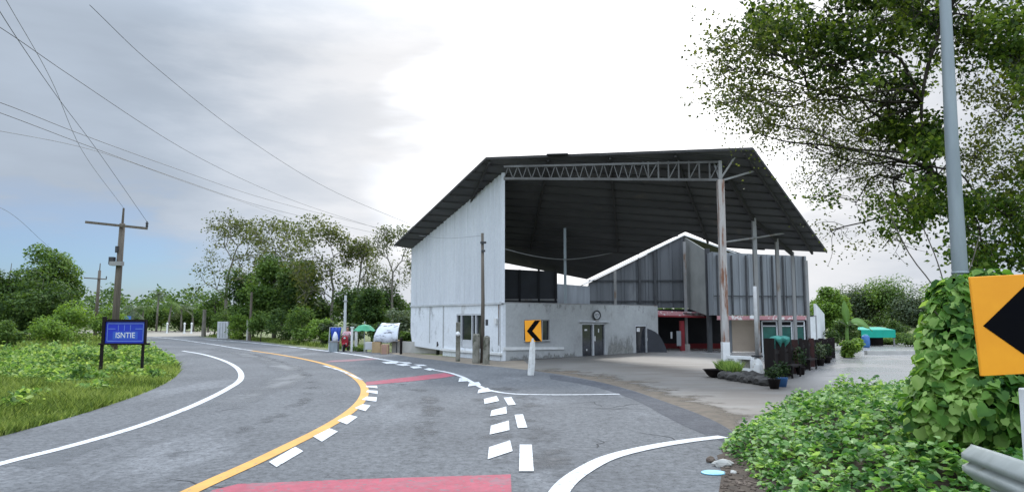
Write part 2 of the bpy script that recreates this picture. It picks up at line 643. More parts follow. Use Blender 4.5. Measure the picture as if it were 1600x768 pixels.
bark_pale = M('pale_bark', (0.22, 0.20, 0.17), (0.13, 0.115, 0.095), 3, 0.95, stretch=(2, 2, 0.4))
soil = M('dark_soil', (0.075, 0.055, 0.04), (0.045, 0.033, 0.025), 4, 0.98, bump=0.6, bscale=15)
cable_m = M('cable_black', (0.12, 0.125, 0.14), (0.10, 0.105, 0.12), 1, 0.6)
cable_l = M('cable_pale', (0.20, 0.20, 0.20), (0.16, 0.16, 0.16), 1, 0.6)
tarp_white = M('white_tarpaulin', (0.66, 0.68, 0.73), (0.58, 0.60, 0.66), 2, 0.5, stain=((0.16, 0.16, 0.18), 1.9, 0.53, 0.62, (1, 1, 3.5)))
tarp_blue = M('blue_tarpaulin', (0.02, 0.07, 0.40), (0.015, 0.045, 0.28), 2, 0.5)
umb_green = M('green_canvas', (0.06, 0.32, 0.17), (0.05, 0.25, 0.13), 2, 0.7)
teal = M('teal_sheet', (0.0, 0.33, 0.235), (0.0, 0.28, 0.20), 2, 0.5)
teal_dark = M('teal_tarpaulin', (0.035, 0.20, 0.16), (0.025, 0.13, 0.11), 4, 0.7)
black_wood = M('black_stained_wood', (0.010, 0.008, 0.008), (0.016, 0.011, 0.010), 2, 0.75, stretch=(3, 3, 0.3), spec=0.15)
brown_wood = M('red_brown_wood', (0.040, 0.014, 0.012), (0.022, 0.010, 0.009), 2, 0.7, spec=0.2)
rock_dk = M('dark_stone', (0.060, 0.055, 0.050), (0.03, 0.028, 0.026), 4, 0.9)
rock_m = M('rock', (0.15, 0.115, 0.09), (0.075, 0.055, 0.042), 4, 0.95, bump=0.5, bscale=15)
skin_m = M('skin', (0.35, 0.20, 0.13), (0.32, 0.18, 0.12), 5, 0.6)
hair_m = M('black_hair', (0.012, 0.01, 0.01), None, 5, 0.5)
pink_cloth = M('pale_pink_cloth', (0.68, 0.42, 0.47), (0.60, 0.36, 0.41), 5, 0.85)
dark_cloth = M('dark_cloth', (0.03, 0.03, 0.035), None, 5, 0.85)
scoot_red = M('red_plastic', (0.30, 0.012, 0.025), (0.25, 0.01, 0.02), 3, 0.3)
rubber = M('black_rubber', (0.015, 0.015, 0.015), None, 5, 0.8)
blue_pale = M('pale_blue_plastic', (0.22, 0.50, 0.60), (0.18, 0.42, 0.52), 4, 0.4)
blue_mid = M('blue_plastic', (0.05, 0.16, 0.38), (0.04, 0.12, 0.30), 4, 0.5)

grass_m = leafmat('grass_blades', (0.060, 0.095, 0.022), (0.150, 0.215, 0.055), (0.29, 0.34, 0.12), 0.45, 0.65, 0.5)
weed_m = leafmat('weed_leaves', (0.040, 0.095, 0.022), (0.165, 0.285, 0.075), (0.38, 0.47, 0.17), 0.48, 0.6, 1.1)
vine_m = leafmat('vine_leaves', (0.022, 0.075, 0.013), (0.115, 0.240, 0.040), (0.34, 0.48, 0.15), 0.48, 0.5, 1.6)
cover_m = leafmat('ground_cover_leaves', (0.028, 0.095, 0.022), (0.130, 0.270, 0.072), (0.37, 0.52, 0.22), 0.45, 0.5, 1.8)
near_leaf = leafmat('near_tree_leaves', (0.012, 0.025, 0.007), (0.038, 0.066, 0.013), (0.130, 0.175, 0.032), 0.55, 0.5, 0.8)
near_leaf_y = leafmat('near_tree_pale_leaves', (0.030, 0.044, 0.012), (0.066, 0.085, 0.025), (0.14, 0.155, 0.045), 0.5, 0.5, 0.6)
near_leaf_g = leafmat('near_tree_fresh_leaves', (0.020, 0.045, 0.008), (0.055, 0.100, 0.016), (0.16, 0.215, 0.036), 0.5, 0.5, 0.8)
tree_dk = leafmat('dark_tree_leaves', (0.024, 0.050, 0.014), (0.058, 0.104, 0.027), (0.115, 0.170, 0.050), 0.4, 0.6, 0.3)
tree_md = leafmat('mid_tree_leaves', (0.040, 0.078, 0.018), (0.090, 0.155, 0.036), (0.165, 0.240, 0.065), 0.4, 0.6, 0.3)
tree_lt = leafmat('light_tree_leaves', (0.065, 0.120, 0.022), (0.135, 0.225, 0.040), (0.23, 0.33, 0.065), 0.4, 0.6, 0.3)
tree_ol = leafmat('olive_tree_leaves', (0.045, 0.060, 0.018), (0.090, 0.112, 0.034), (0.160, 0.170, 0.060), 0.4, 0.6, 0.3)
fence_leaf = leafmat('dark_pot_leaves', (0.010, 0.022, 0.008), (0.022, 0.042, 0.014), (0.05, 0.085, 0.025), 0.2, 0.6, 0.8)  # very dark green leaves of the potted plants
tree_gr = leafmat('grey_green_leaves', (0.050, 0.075, 0.040), (0.095, 0.125, 0.070), (0.17, 0.20, 0.13), 0.3, 0.6, 0.3)
banana_m = M('banana_leaf', (0.075, 0.15, 0.02), (0.10, 0.19, 0.028), 3, 0.45)

# ground sheet: patchy short grass and earth
gm = M('field_ground', (0.135, 0.160, 0.055), (0.185, 0.19, 0.085), 0.12, 0.95, bump=0.4, bscale=6,
       stain=((0.20, 0.17, 0.10), 0.25, 0.55, 0.75), speck=((0.06, 0.10, 0.02), 2.5, 0.5, 0.7))


# concrete yard: dry grey, brown dirt by the road, wet and glossy towards the drive
def yard_material():
    m, nt, out = nodemat('yard_concrete')
    p = nt.nodes.new('ShaderNodeBsdfPrincipled')
    link(nt, p.outputs[0], out.inputs[0])
    v = coords(nt)
    big = noise_node(nt, v, 0.22, 5, 0.6, 0.6)
    c = mixc(nt, ramp(nt, big, 0.35, 0.65), (0.165, 0.156, 0.143), (0.118, 0.111, 0.101))
    c = mixc(nt, ramp(nt, noise_node(nt, coords(nt, (0.5, 1.6, 1)), 0.7, 6, 0.65), 0.46, 0.70), c, (0.125, 0.110, 0.090))
    c = mixc(nt, ramp(nt, noise_node(nt, v, 18, 3), 0.62, 0.8), c, (0.10, 0.095, 0.085))
    sx = nt.nodes.new('ShaderNodeSeparateXYZ')
    link(nt, v, sx.inputs[0])
    # wetness lies along the drive at the east side
    damp = nt.nodes.new('ShaderNodeMath')
    damp.operation = 'MULTIPLY'
    link(nt, ramp(nt, sx.outputs[0], 3.0, 6.5), damp.inputs[0])
    link(nt, ramp(nt, noise_node(nt, coords(nt, (0.5, 1.2, 1)), 0.5, 6, 0.65), 0.38, 0.56, 0.35, 1.0), damp.inputs[1])
    c = mixc(nt, damp.outputs[0], c, (0.095, 0.080, 0.066))
    wx = ramp(nt, sx.outputs[0], 7.0, 14.0)
    wn_ = ramp(nt, noise_node(nt, coords(nt, (0.7, 1.0, 1)), 0.30, 4, 0.55, 0.4), 0.22, 0.50)
    w = nt.nodes.new('ShaderNodeMath')
    w.operation = 'MULTIPLY'
    link(nt, wx, w.inputs[0])
    link(nt, wn_, w.inputs[1])
    c = mixc(nt, w.outputs[0], c, (0.23, 0.225, 0.22))  # wet part also painted paler, its bright sheen put into the colour
    p.inputs['Specular IOR Level'].default_value = 0.6
    link(nt, c, p.inputs['Base Color'])
    rr = nt.nodes.new('ShaderNodeMapRange')
    link(nt, w.outputs[0], rr.inputs[0])
    rr.inputs[3].default_value = 0.62
    rr.inputs[4].default_value = 0.24
    link(nt, rr.outputs[0], p.inputs['Roughness'])
    b = nt.nodes.new('ShaderNodeBump')
    b.inputs['Strength'].default_value = 0.25
    b.inputs['Distance'].default_value = 0.01
    link(nt, noise_node(nt, v, 14, 5, 0.6), b.inputs['Height'])
    link(nt, b.outputs[0], p.inputs['Normal'])
    return m


yard_m = yard_material()


# ------------------------------------------------------------------ ground, road, yard
tag(MB().sheet([(-2500, -2500, 0), (2500, -2500, 0), (2500, 2500, 0), (-2500, 2500, 0)]).build('ground', gm), kind='structure')


def gz(pts, z):
    return [Vector((p.x, p.y, z)) for p in pts]


left_edge = [G(*p) for p in ((225, 519), (222, 523), (213, 528), (207, 533), (222, 541), (248, 552), (272, 565), (281, 578), (270, 592), (235, 610), (180, 630), (110, 652), (5, 681))]
verge_edge = spline(left_edge, 6)
le = verge_edge + [Vector((-10.6, 8, 0)), Vector((-10.8, -10, 0)), Vector((-11, -70, 0))]
right_px = ((1153, 682), (1125, 662), (1085, 644), (1035, 626), (985, 609), (930, 595), (870, 584), (800, 575), (740, 569), (690, 563), (640, 557), (600, 551), (550, 548), (500, 545), (440, 538), (400, 533), (360, 529), (320, 526.5), (300, 521), (280, 519))
right_edge = spline([Vector((3.8, -70, 0)), Vector((3.9, -10, 0)), Vector((3.9, 4, 0)), Vector((4.05, 9.5, 0)), G(1150, 700)] + [G(*p) for p in right_px], 5)
road = tag(MB().sheet(gz(right_edge + le, 0.010)).build('road', asphalt), kind='structure')

# fresh asphalt strip along the yard
inn = spline([G(*p) for p in ((860, 592), (915, 601), (965, 615), (1005, 631), (1035, 648), (1075, 668), (1128, 690))], 6)
outr = spline([G(*p) for p in ((1153, 682.5), (1125, 662.5), (1085, 644.5), (1035, 626.5), (985, 609.5), (930, 595.5), (858, 584.5))], 6)
MB().sheet(gz(inn + outr, 0.014)).build('asphalt_strip', asphalt_new, road)

yard_px = spline([G(*p) for p in ((1175, 690), (1125, 665), (1085, 647), (1035, 629), (985, 612), (930, 598), (870, 587), (800, 578), (740, 572))], 4)
yard = MB().sheet(gz(yard_px, 0.006) + [Vector((-3.4, 40, 0.006)), Vector((-0.5, 52, 0.006)), Vector((24, 52, 0.006)), Vector((22, 80, 0.006)), Vector((42, 80, 0.006)), Vector((34, 46, 0.006)), Vector((14, 15, 0.006)), Vector((9, 12, 0.006))])
yard = tag(yard.build('yard', yard_m), kind='structure')
tag(MB().sheet(gz([G(812, 582), G(740, 574), G(690, 567), G(640, 560), G(600, 556), G(590, 552)] + [Vector((-7.5, 47, 0)), Vector((-0.7, 36.5, 0)), Vector((0.6, 37.6, 0)), G(830, 573)], 0.009)).build('dirt_strip', sand), kind='structure')
# pale gravel apron of the compound at the far end of the road
tag(MB().sheet([Vector((-95, 112, 0.012)), Vector((-55, 88, 0.012)), Vector((-46, 84, 0.012)), Vector((-38, 90, 0.012)), Vector((-48, 125, 0.012)), Vector((-110, 135, 0.012))]).build('gravel_apron', M('beige_gravel', (0.30, 0.27, 0.22), (0.24, 0.21, 0.17), 0.3, 0.95)), kind='structure')


ZMARK = [0.017]



def decal_mat(name, c1, c2, scale, amp, rough=0.9, stretch=(1, 1, 1)):
    """dirt, wear or painted sheen that thins out at its ragged edges: cover attribute plus noise"""
    m, nt, out = nodemat(name)
    p = nt.nodes.new('ShaderNodeBsdfPrincipled')
    p.inputs['Roughness'].default_value = rough
    p.inputs['Specular IOR Level'].default_value = 0.3
    v = coords(nt, stretch)
    link(nt, mixc(nt, ramp(nt, noise_node(nt, v, scale * 4, 5), 0.35, 0.65), c1, c2), p.inputs['Base Color'])
    at = nt.nodes.new('ShaderNodeAttribute')
    at.attribute_name = 'cover'
    nz = ramp(nt, noise_node(nt, v, scale, 8, 0.7), 0.25, 0.75, -amp, amp)
    ad = nt.nodes.new('ShaderNodeMath')
    ad.operation = 'ADD'
    link(nt, at.outputs['Fac'], ad.inputs[0])
    link(nt, nz, ad.inputs[1])
    tr = nt.nodes.new('ShaderNodeBsdfTransparent')
    mx = nt.nodes.new('ShaderNodeMixShader')
    link(nt, ramp(nt, ad.outputs[0], 0.25, 1.0), mx.inputs[0])
    link(nt, tr.outputs[0], mx.inputs[1])
    link(nt, p.outputs[0], mx.inputs[2])
    link(nt, mx.outputs[0], out.inputs[0])
    return m


DECZ = [0.0150]


def decal(name, rows, cover, mat, parent, z=None):
    """rows: polylines of equal length across the band; cover: value per row"""
    if z is None:
        DECZ[0] += 0.00025
        z = DECZ[0]
    n = len(rows[0])
    vs = [(p.x, p.y, z) for r in rows for p in r]
    fs = [(j * n + i, j * n + i + 1, (j + 1) * n + i + 1, (j + 1) * n + i) for j in range(len(rows) - 1) for i in range(n - 1)]
    o = MB().add(vs, fs).build(name, mat, parent)
    a = o.data.attributes.new('cover', 'FLOAT', 'POINT')
    vals = []
    for c in cover:
        for i in range(n):
            e = min(i, n - 1 - i) / max(1, n * 0.12)
            vals.append(c * min(1.0, e))
    a.data.foreach_set('value', vals)
    return o


def band(P, w):
    rows = [[], [], [], [], []]
    for i, p in enumerate(P):
        a, b = P[max(i - 1, 0)], P[min(i + 1, len(P) - 1)]
        d = (b - a).normalized()
        sd_ = Vector((-d.y, d.x, 0))
        for k, f in enumerate((-1, -.5, 0, .5, 1)):
            rows[k].append(p + sd_ * f * w / 2)
    return rows


dirt_d = decal_mat('damp_brown_dirt', (0.150, 0.120, 0.090), (0.105, 0.086, 0.066), 0.9, 0.55)
sheen_d = decal_mat('polished_sheen', (0.185, 0.188, 0.193), (0.155, 0.158, 0.162), 0.4, 0.4, 0.5, (1, 0.5, 1))  # wheel polish plus the lane's wet sheen, painted as paler colour
oil_d = decal_mat('dark_worn_asphalt', (0.075, 0.076, 0.079), (0.095, 0.096, 0.100), 0.7, 0.6, 0.75)
crack_d = M('crack_filler', (0.035, 0.035, 0.037), None, 3, 0.9)
dm_in = spline([G(*p) for p in ((1180, 692), (1130, 664), (1088, 645), (1038, 627), (988, 610), (932, 595.5), (870, 585), (800, 577))], 8)
rows = [[p + Vector((0.45, 0.9, 0)).normalized() * o_ for p in dm_in] for o_ in (-0.25, 0.3, 1.0, 2.2, 3.6)]
decal('dirt_margin', rows, (1.3, 1.2, 0.8, 0.35, 0.0), dirt_d, yard, 0.0085)
for px_l, w_, c_ in ((((300, 541), (380, 553), (440, 571), (452, 588), (425, 606), (380, 622), (300, 655)), 2.0, 0.72),
                 (((180, 690), (100, 712), (20, 735)), 1.2, 0.5)):
    decal('polish_sheen_track', band(spline([G(*p) for p in px_l], 8), w_), (0, c_ * .8, c_, c_ * .8, 0), sheen_d, road)
for px_l, w_ in ((((590, 592), (640, 604), (668, 622), (672, 650), (655, 700), (640, 766)), 0.7),
                 (((352, 542), (430, 562), (478, 584), (488, 604), (465, 630), (400, 665), (270, 715), (120, 760)), 0.6),
                 (((775, 596), (812, 622), (838, 650), (858, 700), (866, 766)), 1.1),
                 (((742, 606), (762, 632), (772, 668), (778, 730)), 0.8)):
    decal('dark_track', band(spline([G(*p) for p in px_l], 8), w_), (0, .28, .40, .28, 0), oil_d, road)
rgd = random.Random(4)
for k_ in range(10):
    x_, y_ = (rgd.uniform(830, 1080), rgd.uniform(622, 705)) if k_ < 7 else (rgd.uniform(120, 700), rgd.uniform(600, 750))
    p_ = G(x_, y_)
    a_ = rgd.uniform(-0.5, 0.5) + (0 if rgd.random() < .6 else 1.3)
    pts_ = [p_]
    for q_ in range(5):
        a_ += rgd.gauss(0, .5)
        p_ = p_ + Vector((math.cos(a_), math.sin(a_), 0)) * rgd.uniform(.12, .35)
        pts_.append(p_)
    L_, R_ = [], []
    for q_, p_ in enumerate(pts_):
        w_ = 0.012 * math.sin((q_ + .4) / (len(pts_) - .2) * PI) + 0.003
        d_ = (pts_[min(q_ + 1, 5)] - pts_[max(q_ - 1, 0)]).normalized()
        L_.append((p_.x - d_.y * w_, p_.y + d_.x * w_, 0.0142))
        R_.append((p_.x + d_.y * w_, p_.y - d_.x * w_, 0.0142))
    MB().add(L_ + R_, [(q_, q_ + 1, q_ + 7, q_ + 6) for q_ in range(5)]).build('crack', crack_d, road)

ZMARK = [0.0178]


def ribbon(name, px, width, mat, z=0.017, n=8, extra=()):
    ZMARK[0] += 0.0006
    z = ZMARK[0]
    P = spline([G(*p) for p in px] + [Vector(e) for e in extra], n)
    L, Rr = [], []
    for i, p in enumerate(P):
        a, b = P[max(i - 1, 0)], P[min(i + 1, len(P) - 1)]
        d = (b - a).normalized()
        s = Vector((-d.y, d.x, 0)) * width / 2
        L.append(Vector((p.x + s.x, p.y + s.y, z)))
        Rr.append(Vector((p.x - s.x, p.y - s.y, z)))
    mb = MB()
    k = len(P)
    mb.add(L + Rr, [(i, i + 1, k + i + 1, k + i) for i in range(k - 1)])
    return mb.build(name, mat, road)


ribbon('edge_line', ((285, 548), (315, 553), (346, 562), (368, 573), (377, 586), (373, 596), (358, 606), (330, 621), (280, 643), (200, 671.5), (100, 700), (5, 724)), 0.21, paint_w,
       extra=((-7.75, 4, 0), (-7.8, -40, 0)))
ribbon('centre_line', ((392, 547.5), (430, 553), (475, 561), (515, 571), (547, 585), (564, 598), (570, 611), (563, 628), (542, 647), (502, 671.5), (450, 697.5), (400, 722), (310, 763)), 0.24, paint_y,
       extra=((-4.3, 5, 0), (-4.4, -40, 0)))
ribbon('faded_line', ((238, 526), (270, 529), (300, 533), (340, 539), (370, 544), (394, 547.6)), 0.22, paint_worn, z=0.016)
ribbon('faded_line', ((505, 571), (535, 580), (555, 589), (566, 594)), 0.14, paint_worn, z=0.016)
ribbon('edge_line', ((320, 530), (380, 534), (440, 540), (500, 547), (560, 555), (600, 562), (640, 568)), 0.30, paint_worn)
ribbon('edge_line', ((672, 577), (700, 582), (722, 589), (742, 600), (765, 610), (800, 615.5), (850, 617), (905, 617), (968, 616)), 0.17, paint_w)
ribbon('edge_line', ((1130, 683), (1075, 689.5), (1015, 699.5), (955, 714.5), (910, 737), (878, 764)), 0.27, paint_w, extra=((0.35, 7.6, 0), (0.2, 5.5, 0)))


def dash(poly, mat=paint_w, z=0.017, name='lane_dash'):
    if z != 0.0173:
        ZMARK[0] += 0.0003
        z = ZMARK[0]
    MB().sheet(gz([G(*p) for p in poly], z)).build(name, mat, road)


for d_ in (((420, 723), (461, 699), (474, 706), (432, 731)),
           ((489, 683), (515, 670), (528, 675), (503, 691)),
           ((527, 658), (546, 649), (559, 652), (542, 664)),
           ((554, 638), (567, 632), (579, 634), (571, 643)),
           ((565, 625), (573, 620), (589, 621), (588, 628)),
           ((572, 613), (574, 610), (590, 611), (590, 616)),
           ((572, 605), (572, 603), (589, 603), (590, 607)),
           ((762, 719), (764, 700), (797, 689), (801, 706)),
           ((765, 680), (767, 666), (795, 658), (796, 673)),
           ((766, 651), (768, 642), (791, 636), (792, 647)),
           ((757, 632), (756, 624), (776, 619), (780, 627)),
           ((746, 615), (748, 609), (762, 606), (768, 612)),
           ((731, 604), (733, 599), (748, 597), (752, 602)),
           ((716, 597), (718, 591), (730, 591), (730, 596)),
           ((811, 738), (812, 696), (831, 696), (834, 738)),
           ((809, 670), (804, 649), (817, 648), (824, 669)),
           ((794, 634), (787, 622), (799, 621), (806, 633))):
    dash(d_)
# broken blotchy old marking beside the yard
for d_ in (((596, 566), (612, 564.5), (624, 566), (618, 568.5), (604, 568.5)),
           ((616, 569.5), (634, 568.5), (642, 570.5), (630, 572)),
           ((622, 565.2), (640, 566.3), (644, 568), (632, 568)),
           ((640, 573), (655, 572.3), (660, 575), (646, 576)),
           ((646, 569.5), (662, 570), (668, 572), (654, 571.8)),
           ((662, 577.2), (670, 575.5), (680, 577), (672, 579.5))):
    dash(d_, paint_w, 0.018, 'worn_blotch')
dash(((332, 767), (372, 757), (545, 750), (798, 742), (799, 764), (800, 800), (280, 800)), paint_r, 0.0173, 'red_band')
dash(((571, 602), (572, 597), (640, 589), (694, 582.5), (712, 587), (690, 590.5), (640, 596)), paint_r, 0.0173, 'red_band')
dash(((505, 566), (520, 563), (590, 559), (596, 561), (540, 565)), paint_r_worn, 0.0173, 'red_band')

# ------------------------------------------------------------------ the open shed
PA, PB, PD = W(760, 248, 36.2), W(1176, 233, 32.3), W(616, 384, 46.0)
nrm = (PB - PA).cross(PD - PA)


def zroof(x, y):
    return PA.z - (nrm.x * (x - PA.x) + nrm.y * (y - PA.y)) / nrm.z


def on_roof(px, py):
    d = ray(px, py)
    t = nrm.dot(PA - Vector((0, 0, CAMH))) / nrm.dot(d)
    return Vector((0, 0, CAMH)) + d * t


shed = thing('open_shed', 'big open fronted shed with a dark pitched roof and white clad side wall', 'building', (4, 40, 0))
PC = on_roof(1292, 394)
back = [PC, on_roof(1215, 390), on_roof(1165, 388), on_roof(1130, 386), on_roof(1071, 362), on_roof(995, 398), on_roof(917, 436), on_roof(790, 411), PD]
roof_poly = [PA, PB] + back
roof = MB().prism(roof_poly, (0, 0, 0.07)).build('roof', roof_under, shed)


def lerp(a, b, t):
    return a + (b - a) * t


# purlins and rafters under the sheet
def in_roof(p):
    return inpoly(np.array([[p.x, p.y]]), [(q.x, q.y) for q in roof_poly])[0]


def under_beam(name, a, b, w, h, drop, mat, ns=14):
    segs = [lerp(a, b, i / ns) for i in range(ns + 1)]
    run = []
    out = []
    for p in segs:
        if in_roof(p):
            run.append(p)
        else:
            if len(run) > 1: out.append((run[0], run[-1]))
            run = []
    if len(run) > 1: out.append((run[0], run[-1]))
    if not out: return
    for p, q in out:
        MB().beam((p.x, p.y, zroof(p.x, p.y) - drop), (q.x, q.y, zroof(q.x, q.y) - drop), w, h).build(name, mat, roof)


for i in range(-2, 13):
    t = i / 13
    a = lerp(PA, PD, t - 0.03) + (PB - PA) * 0.004
    b = lerp(PB, PC, t + 0.24)
    under_beam('purlin', a, b, 0.07, 0.06, 0.032, purlin_m, 80)
for i in range(0, 5):
    t = 0.02 + i / 4 * 0.96
    a = lerp(PA, PB, t) + (PD - PA) * 0.012
    b = lerp(PD, PC, min(t * 0.86 + 0.13, 0.99))
    under_beam('rafter', a, b, 0.10, 0.13, 0.13, purlin_m, 90)
# edge flashing along front and both rakes
mbf = MB()
for a, b in ((PA, PB), (PA, PD), (PB, PC)):
    mbf.beam(a + Vector((0, 0, 0.02)), b + Vector((0, 0, 0.02)), 0.05, 0.13)
mbf.build('flashing', purlin_m, roof)
# bent sheet ends that stick up at the ridge
MB().beam(W(855, 242.5, 35.1), W(888, 241.5, 34.9), 0.5, 0.05).build('ridge_patch', steel_dark, roof)

# side wall: ribbed cladding above, rendered wall below
CO = G(785, 563.5)                     # front corner
BK = G(641, 550.5)                     # rear corner
ZB = 3.02
wl = (BK - CO)
wn_dir = Vector((wl.y, -wl.x, 0)).normalized()
if wn_dir.x > 0: wn_dir = -wn_dir      # outward, towards the west


def ribbed(name, p, q, z0, ztop, mat, parent, out, pitch=0.30, depth=0.035, thick=0.03):
    """trapezoid ribbed sheet wall from p to q; ztop is a number or f(x, y)"""
    p, q = Vector((p[0], p[1], 0)), Vector((q[0], q[1], 0))
    L = (q - p).length
    n = max(1, int(L / pitch))
    vs, fs = [], []
    st = []
    for i in range(n):
        for f_, o_ in ((0.0, 0), (0.68, 0), (0.74, 1), (0.92, 1)):
            st.append(((i + f_) / n, o_))
    st.append((1.0, 0))
    for t, o_ in st:
        a = lerp(p, q, t) + out * depth * o_
        zt = ztop(a.x, a.y) if callable(ztop) else ztop
        vs += [Vector((a.x, a.y, z0)), Vector((a.x, a.y, zt)), Vector((a.x, a.y, zt)) - out * thick, Vector((a.x, a.y, z0)) - out * thick]
    m = len(st)
    for i in range(m - 1):
        k, j = i * 4, (i + 1) * 4
        fs += [(k, j, j + 1, k + 1), (k + 2, j + 2, j + 3, k + 3), (k + 1, j + 1, j + 2, k + 2), (k, k + 3, j + 3, j)]
    fs += [(0, 1, 2, 3), tuple((m - 1) * 4 + i for i in (3, 2, 1, 0))]
    mb = MB()
    mb.add(vs, fs)
    return mb.build(name, mat, parent)


ribbed('side_cladding', CO, BK, ZB, lambda x, y: zroof(x, y) - 0.02, metal_white, shed, wn_dir, 0.42, 0.03)
# sheet seams: a flashing at the bottom and at the corner
MB().beam(CO + Vector((0, 0, ZB - 0.03)) + wn_dir * 0.05, BK + Vector((0, 0, ZB - 0.03)) + wn_dir * 0.05, 0.05, 0.10).build('base_flashing', alu, shed)
MB().beam(CO + Vector((0.03, -0.06, 3.0)), CO + Vector((0.03, -0.06, zroof(CO.x, CO.y) - 0.05)), 0.18, 0.12, up=(0, 1, 0)).build('corner_flashing', metal_white, shed)
sd = wl.normalized()
Lw = wl.length


def on_side(t, z, o=0.0):
    a = CO + wl * t + wn_dir * o
    return Vector((a.x, a.y, z))


def side_t(px):
    """where the plumb line of column px meets the side wall"""
    d = ray(px, 520)
    # CO + wl t ∥ d in plan
    return (CO.y * d.x - CO.x * d.y) / (wl.x * d.y - wl.y * d.x)


t690, t757, t742, t738, t720, t712 = [side_t(q) for q in (692, 757, 743, 737, 720, 713)]
low = MB()
zt = ZB - 0.085
d_top = 2.45
# wall pieces round the door opening
low.prism([on_side(0, 0.0), on_side(t757, 0.0), on_side(t757, zt), on_side(0, zt)], -wn_dir * 0.2)
low.prism([on_side(t757, d_top), on_side(t712, d_top), on_side(t712, zt), on_side(t757, zt)], -wn_dir * 0.2)
low.prism([on_side(t757, 0.0), on_side(t712, 0.0), on_side(t712, 0.55), on_side(t757, 0.55)], -wn_dir * 0.2)
low.prism([on_side(t712, 0.0), on_side(t690, 0.0), on_side(t690, zt), on_side(t712, zt)], -wn_dir * 0.2)
low.prism([on_side(t690, 0.30), on_side(0.97, 0.45), on_side(1.0, 1.3), on_side(1.0, zt), on_side(t690, zt)], -wn_dir * 0.2)
sw = low.build('side_wall', render_white, shed)
MB().prism([on_side(0, 0.30, 0.003), on_side(t690, 0.30, 0.003), on_side(t690, 0.42, 0.003), on_side(0, 0.42, 0.003)], wn_dir * 0.12).build('ledge', white_paint, sw)
for ta, tb, za, zb in ((t690, t690 - 0.012, 0.45, zt), (side_t(672), side_t(671), 0.7, zt)):
    MB().prism([on_side(ta, za, 0.003), on_side(tb, za, 0.003), on_side(tb, zb, 0.003), on_side(ta, zb, 0.003)], wn_dir * 0.015).build('panel_joint', render_grey, sw)
# shop door in the side wall
door = MB()
for q in (757, 743, 737, 720, 713):
    t = side_t(q)
    door.beam(on_side(t, 0.55, -0.05), on_side(t, d_top, -0.05), 0.09, 0.09, up=wn_dir)
door.beam(on_side(t757, d_top - 0.04, -0.05), on_side(t712, d_top - 0.04, -0.05), 0.08, 0.08)
dr = door.build('shop_door', alu, shed)
MB().prism([on_side(t757, 0.56, -0.09), on_side(t712, 0.56, -0.09), on_side(t712, d_top - 0.01, -0.09), on_side(t757, d_top - 0.01, -0.09)], -wn_dir * 0.02).build('door_glass', glass_dark, dr)
MB().prism([on_side(side_t(736.5), 0.57, -0.06), on_side(side_t(721), 0.57, -0.06), on_side(side_t(721), 1.0, -0.06), on_side(side_t(736.5), 1.0, -0.06)], -wn_dir * 0.02).build('door_panel', alu, dr)
MB().beam(on_side(side_t(776), 1.9, 0.05), on_side(side_t(776), 2.2, 0.05), 0.22, 0.12, up=wn_dir).build('meter_box', white_paint, shed)
MB().tube([on_side(side_t(780), 0.8, 0.04), on_side(side_t(780), 3.0, 0.04)], 0.03, 6).build('drain_pipe', steel_grey, shed)
# dark prop under the overhanging corner
MB().beam(G(684, 553), Vector((on_side(side_t(685), 0.6).x, on_side(side_t(685), 0.6).y, 0.72)), 0.2, 0.2).build('prop', steel_dark, shed)

# front wall, grey cement
FE = G(1029, 549)
fl = FE - CO
fn = Vector((fl.y, -fl.x, 0)).normalized()
if fn.y > 0: fn = -fn


def on_front(t, z, o=0.0):
    a = CO + fl * t + fn * o
    return Vector((a.x, a.y, z))


def front_t(px):
    d = ray(px, 520)
    return (CO.y * d.x - CO.x * d.y) / (fl.x * d.y - fl.y * d.x)


def front_z(px, py):
    p = on_front(front_t(px), 0)
    return zat(py, p.y)


ZF = 3.0
tw0, tw1 = front_t(819), front_t(859)
wz0, wz1 = front_z(840, 531), front_z(840, 499)
td0, td1 = front_t(909), front_t(946)
dz1 = front_z(927, 504)
te0, te1 = front_t(993), front_t(1011)
ez1 = front_z(1002, 507)
fw = MB()


def fpan(a, b, z0, z1):
    fw.prism([on_front(a, z0), on_front(b, z0), on_front(b, z1), on_front(a, z1)], -fn * 0.2)


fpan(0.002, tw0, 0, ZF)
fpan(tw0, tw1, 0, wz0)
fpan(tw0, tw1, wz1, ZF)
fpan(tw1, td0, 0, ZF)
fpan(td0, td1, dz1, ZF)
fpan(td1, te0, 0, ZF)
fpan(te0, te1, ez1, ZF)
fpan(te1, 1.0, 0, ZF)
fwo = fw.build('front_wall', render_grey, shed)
MB().prism([on_front(0, ZF + 0.003), on_front(1, ZF + 0.003), on_front(1, ZF + 0.06), on_front(0, ZF + 0.06)], -fn * 0.24).build('coping', steel_grey, fwo)
MB().prism([on_front(0.003, 0.55, 0.003), on_front(front_t(880), 0.45, 0.003), on_front(front_t(880), 0.58, 0.003), on_front(0.003, 0.72, 0.003)], fn * 0.06).build('white_ledge', white_paint, fwo)


def framed(parent, name, t0, t1, z0, z1, fr, frame_mat, pane_mat, mull=(), depth=-0.06):
    mb = MB()
    mb.beam(on_front(t0, z0, depth), on_front(t0, z1, depth), fr, fr, up=fn)
    mb.beam(on_front(t1, z0, depth), on_front(t1, z1, depth), fr, fr, up=fn)
    mb.beam(on_front(t0, z1 - fr / 2, depth), on_front(t1, z1 - fr / 2, depth), fr, fr)
    for m_ in mull:
        t = t0 + (t1 - t0) * m_
        mb.beam(on_front(t, z0, depth), on_front(t, z1 - fr, depth), fr * 1.2, fr, up=fn)
    o = mb.build(name, frame_mat, parent)
    MB().prism([on_front(t0, z0, depth - 0.05), on_front(t1, z0, depth - 0.05), on_front(t1, z1, depth - 0.05), on_front(t0, z1, depth - 0.05)], -fn * 0.02).build('pane', pane_mat, o)
    return o


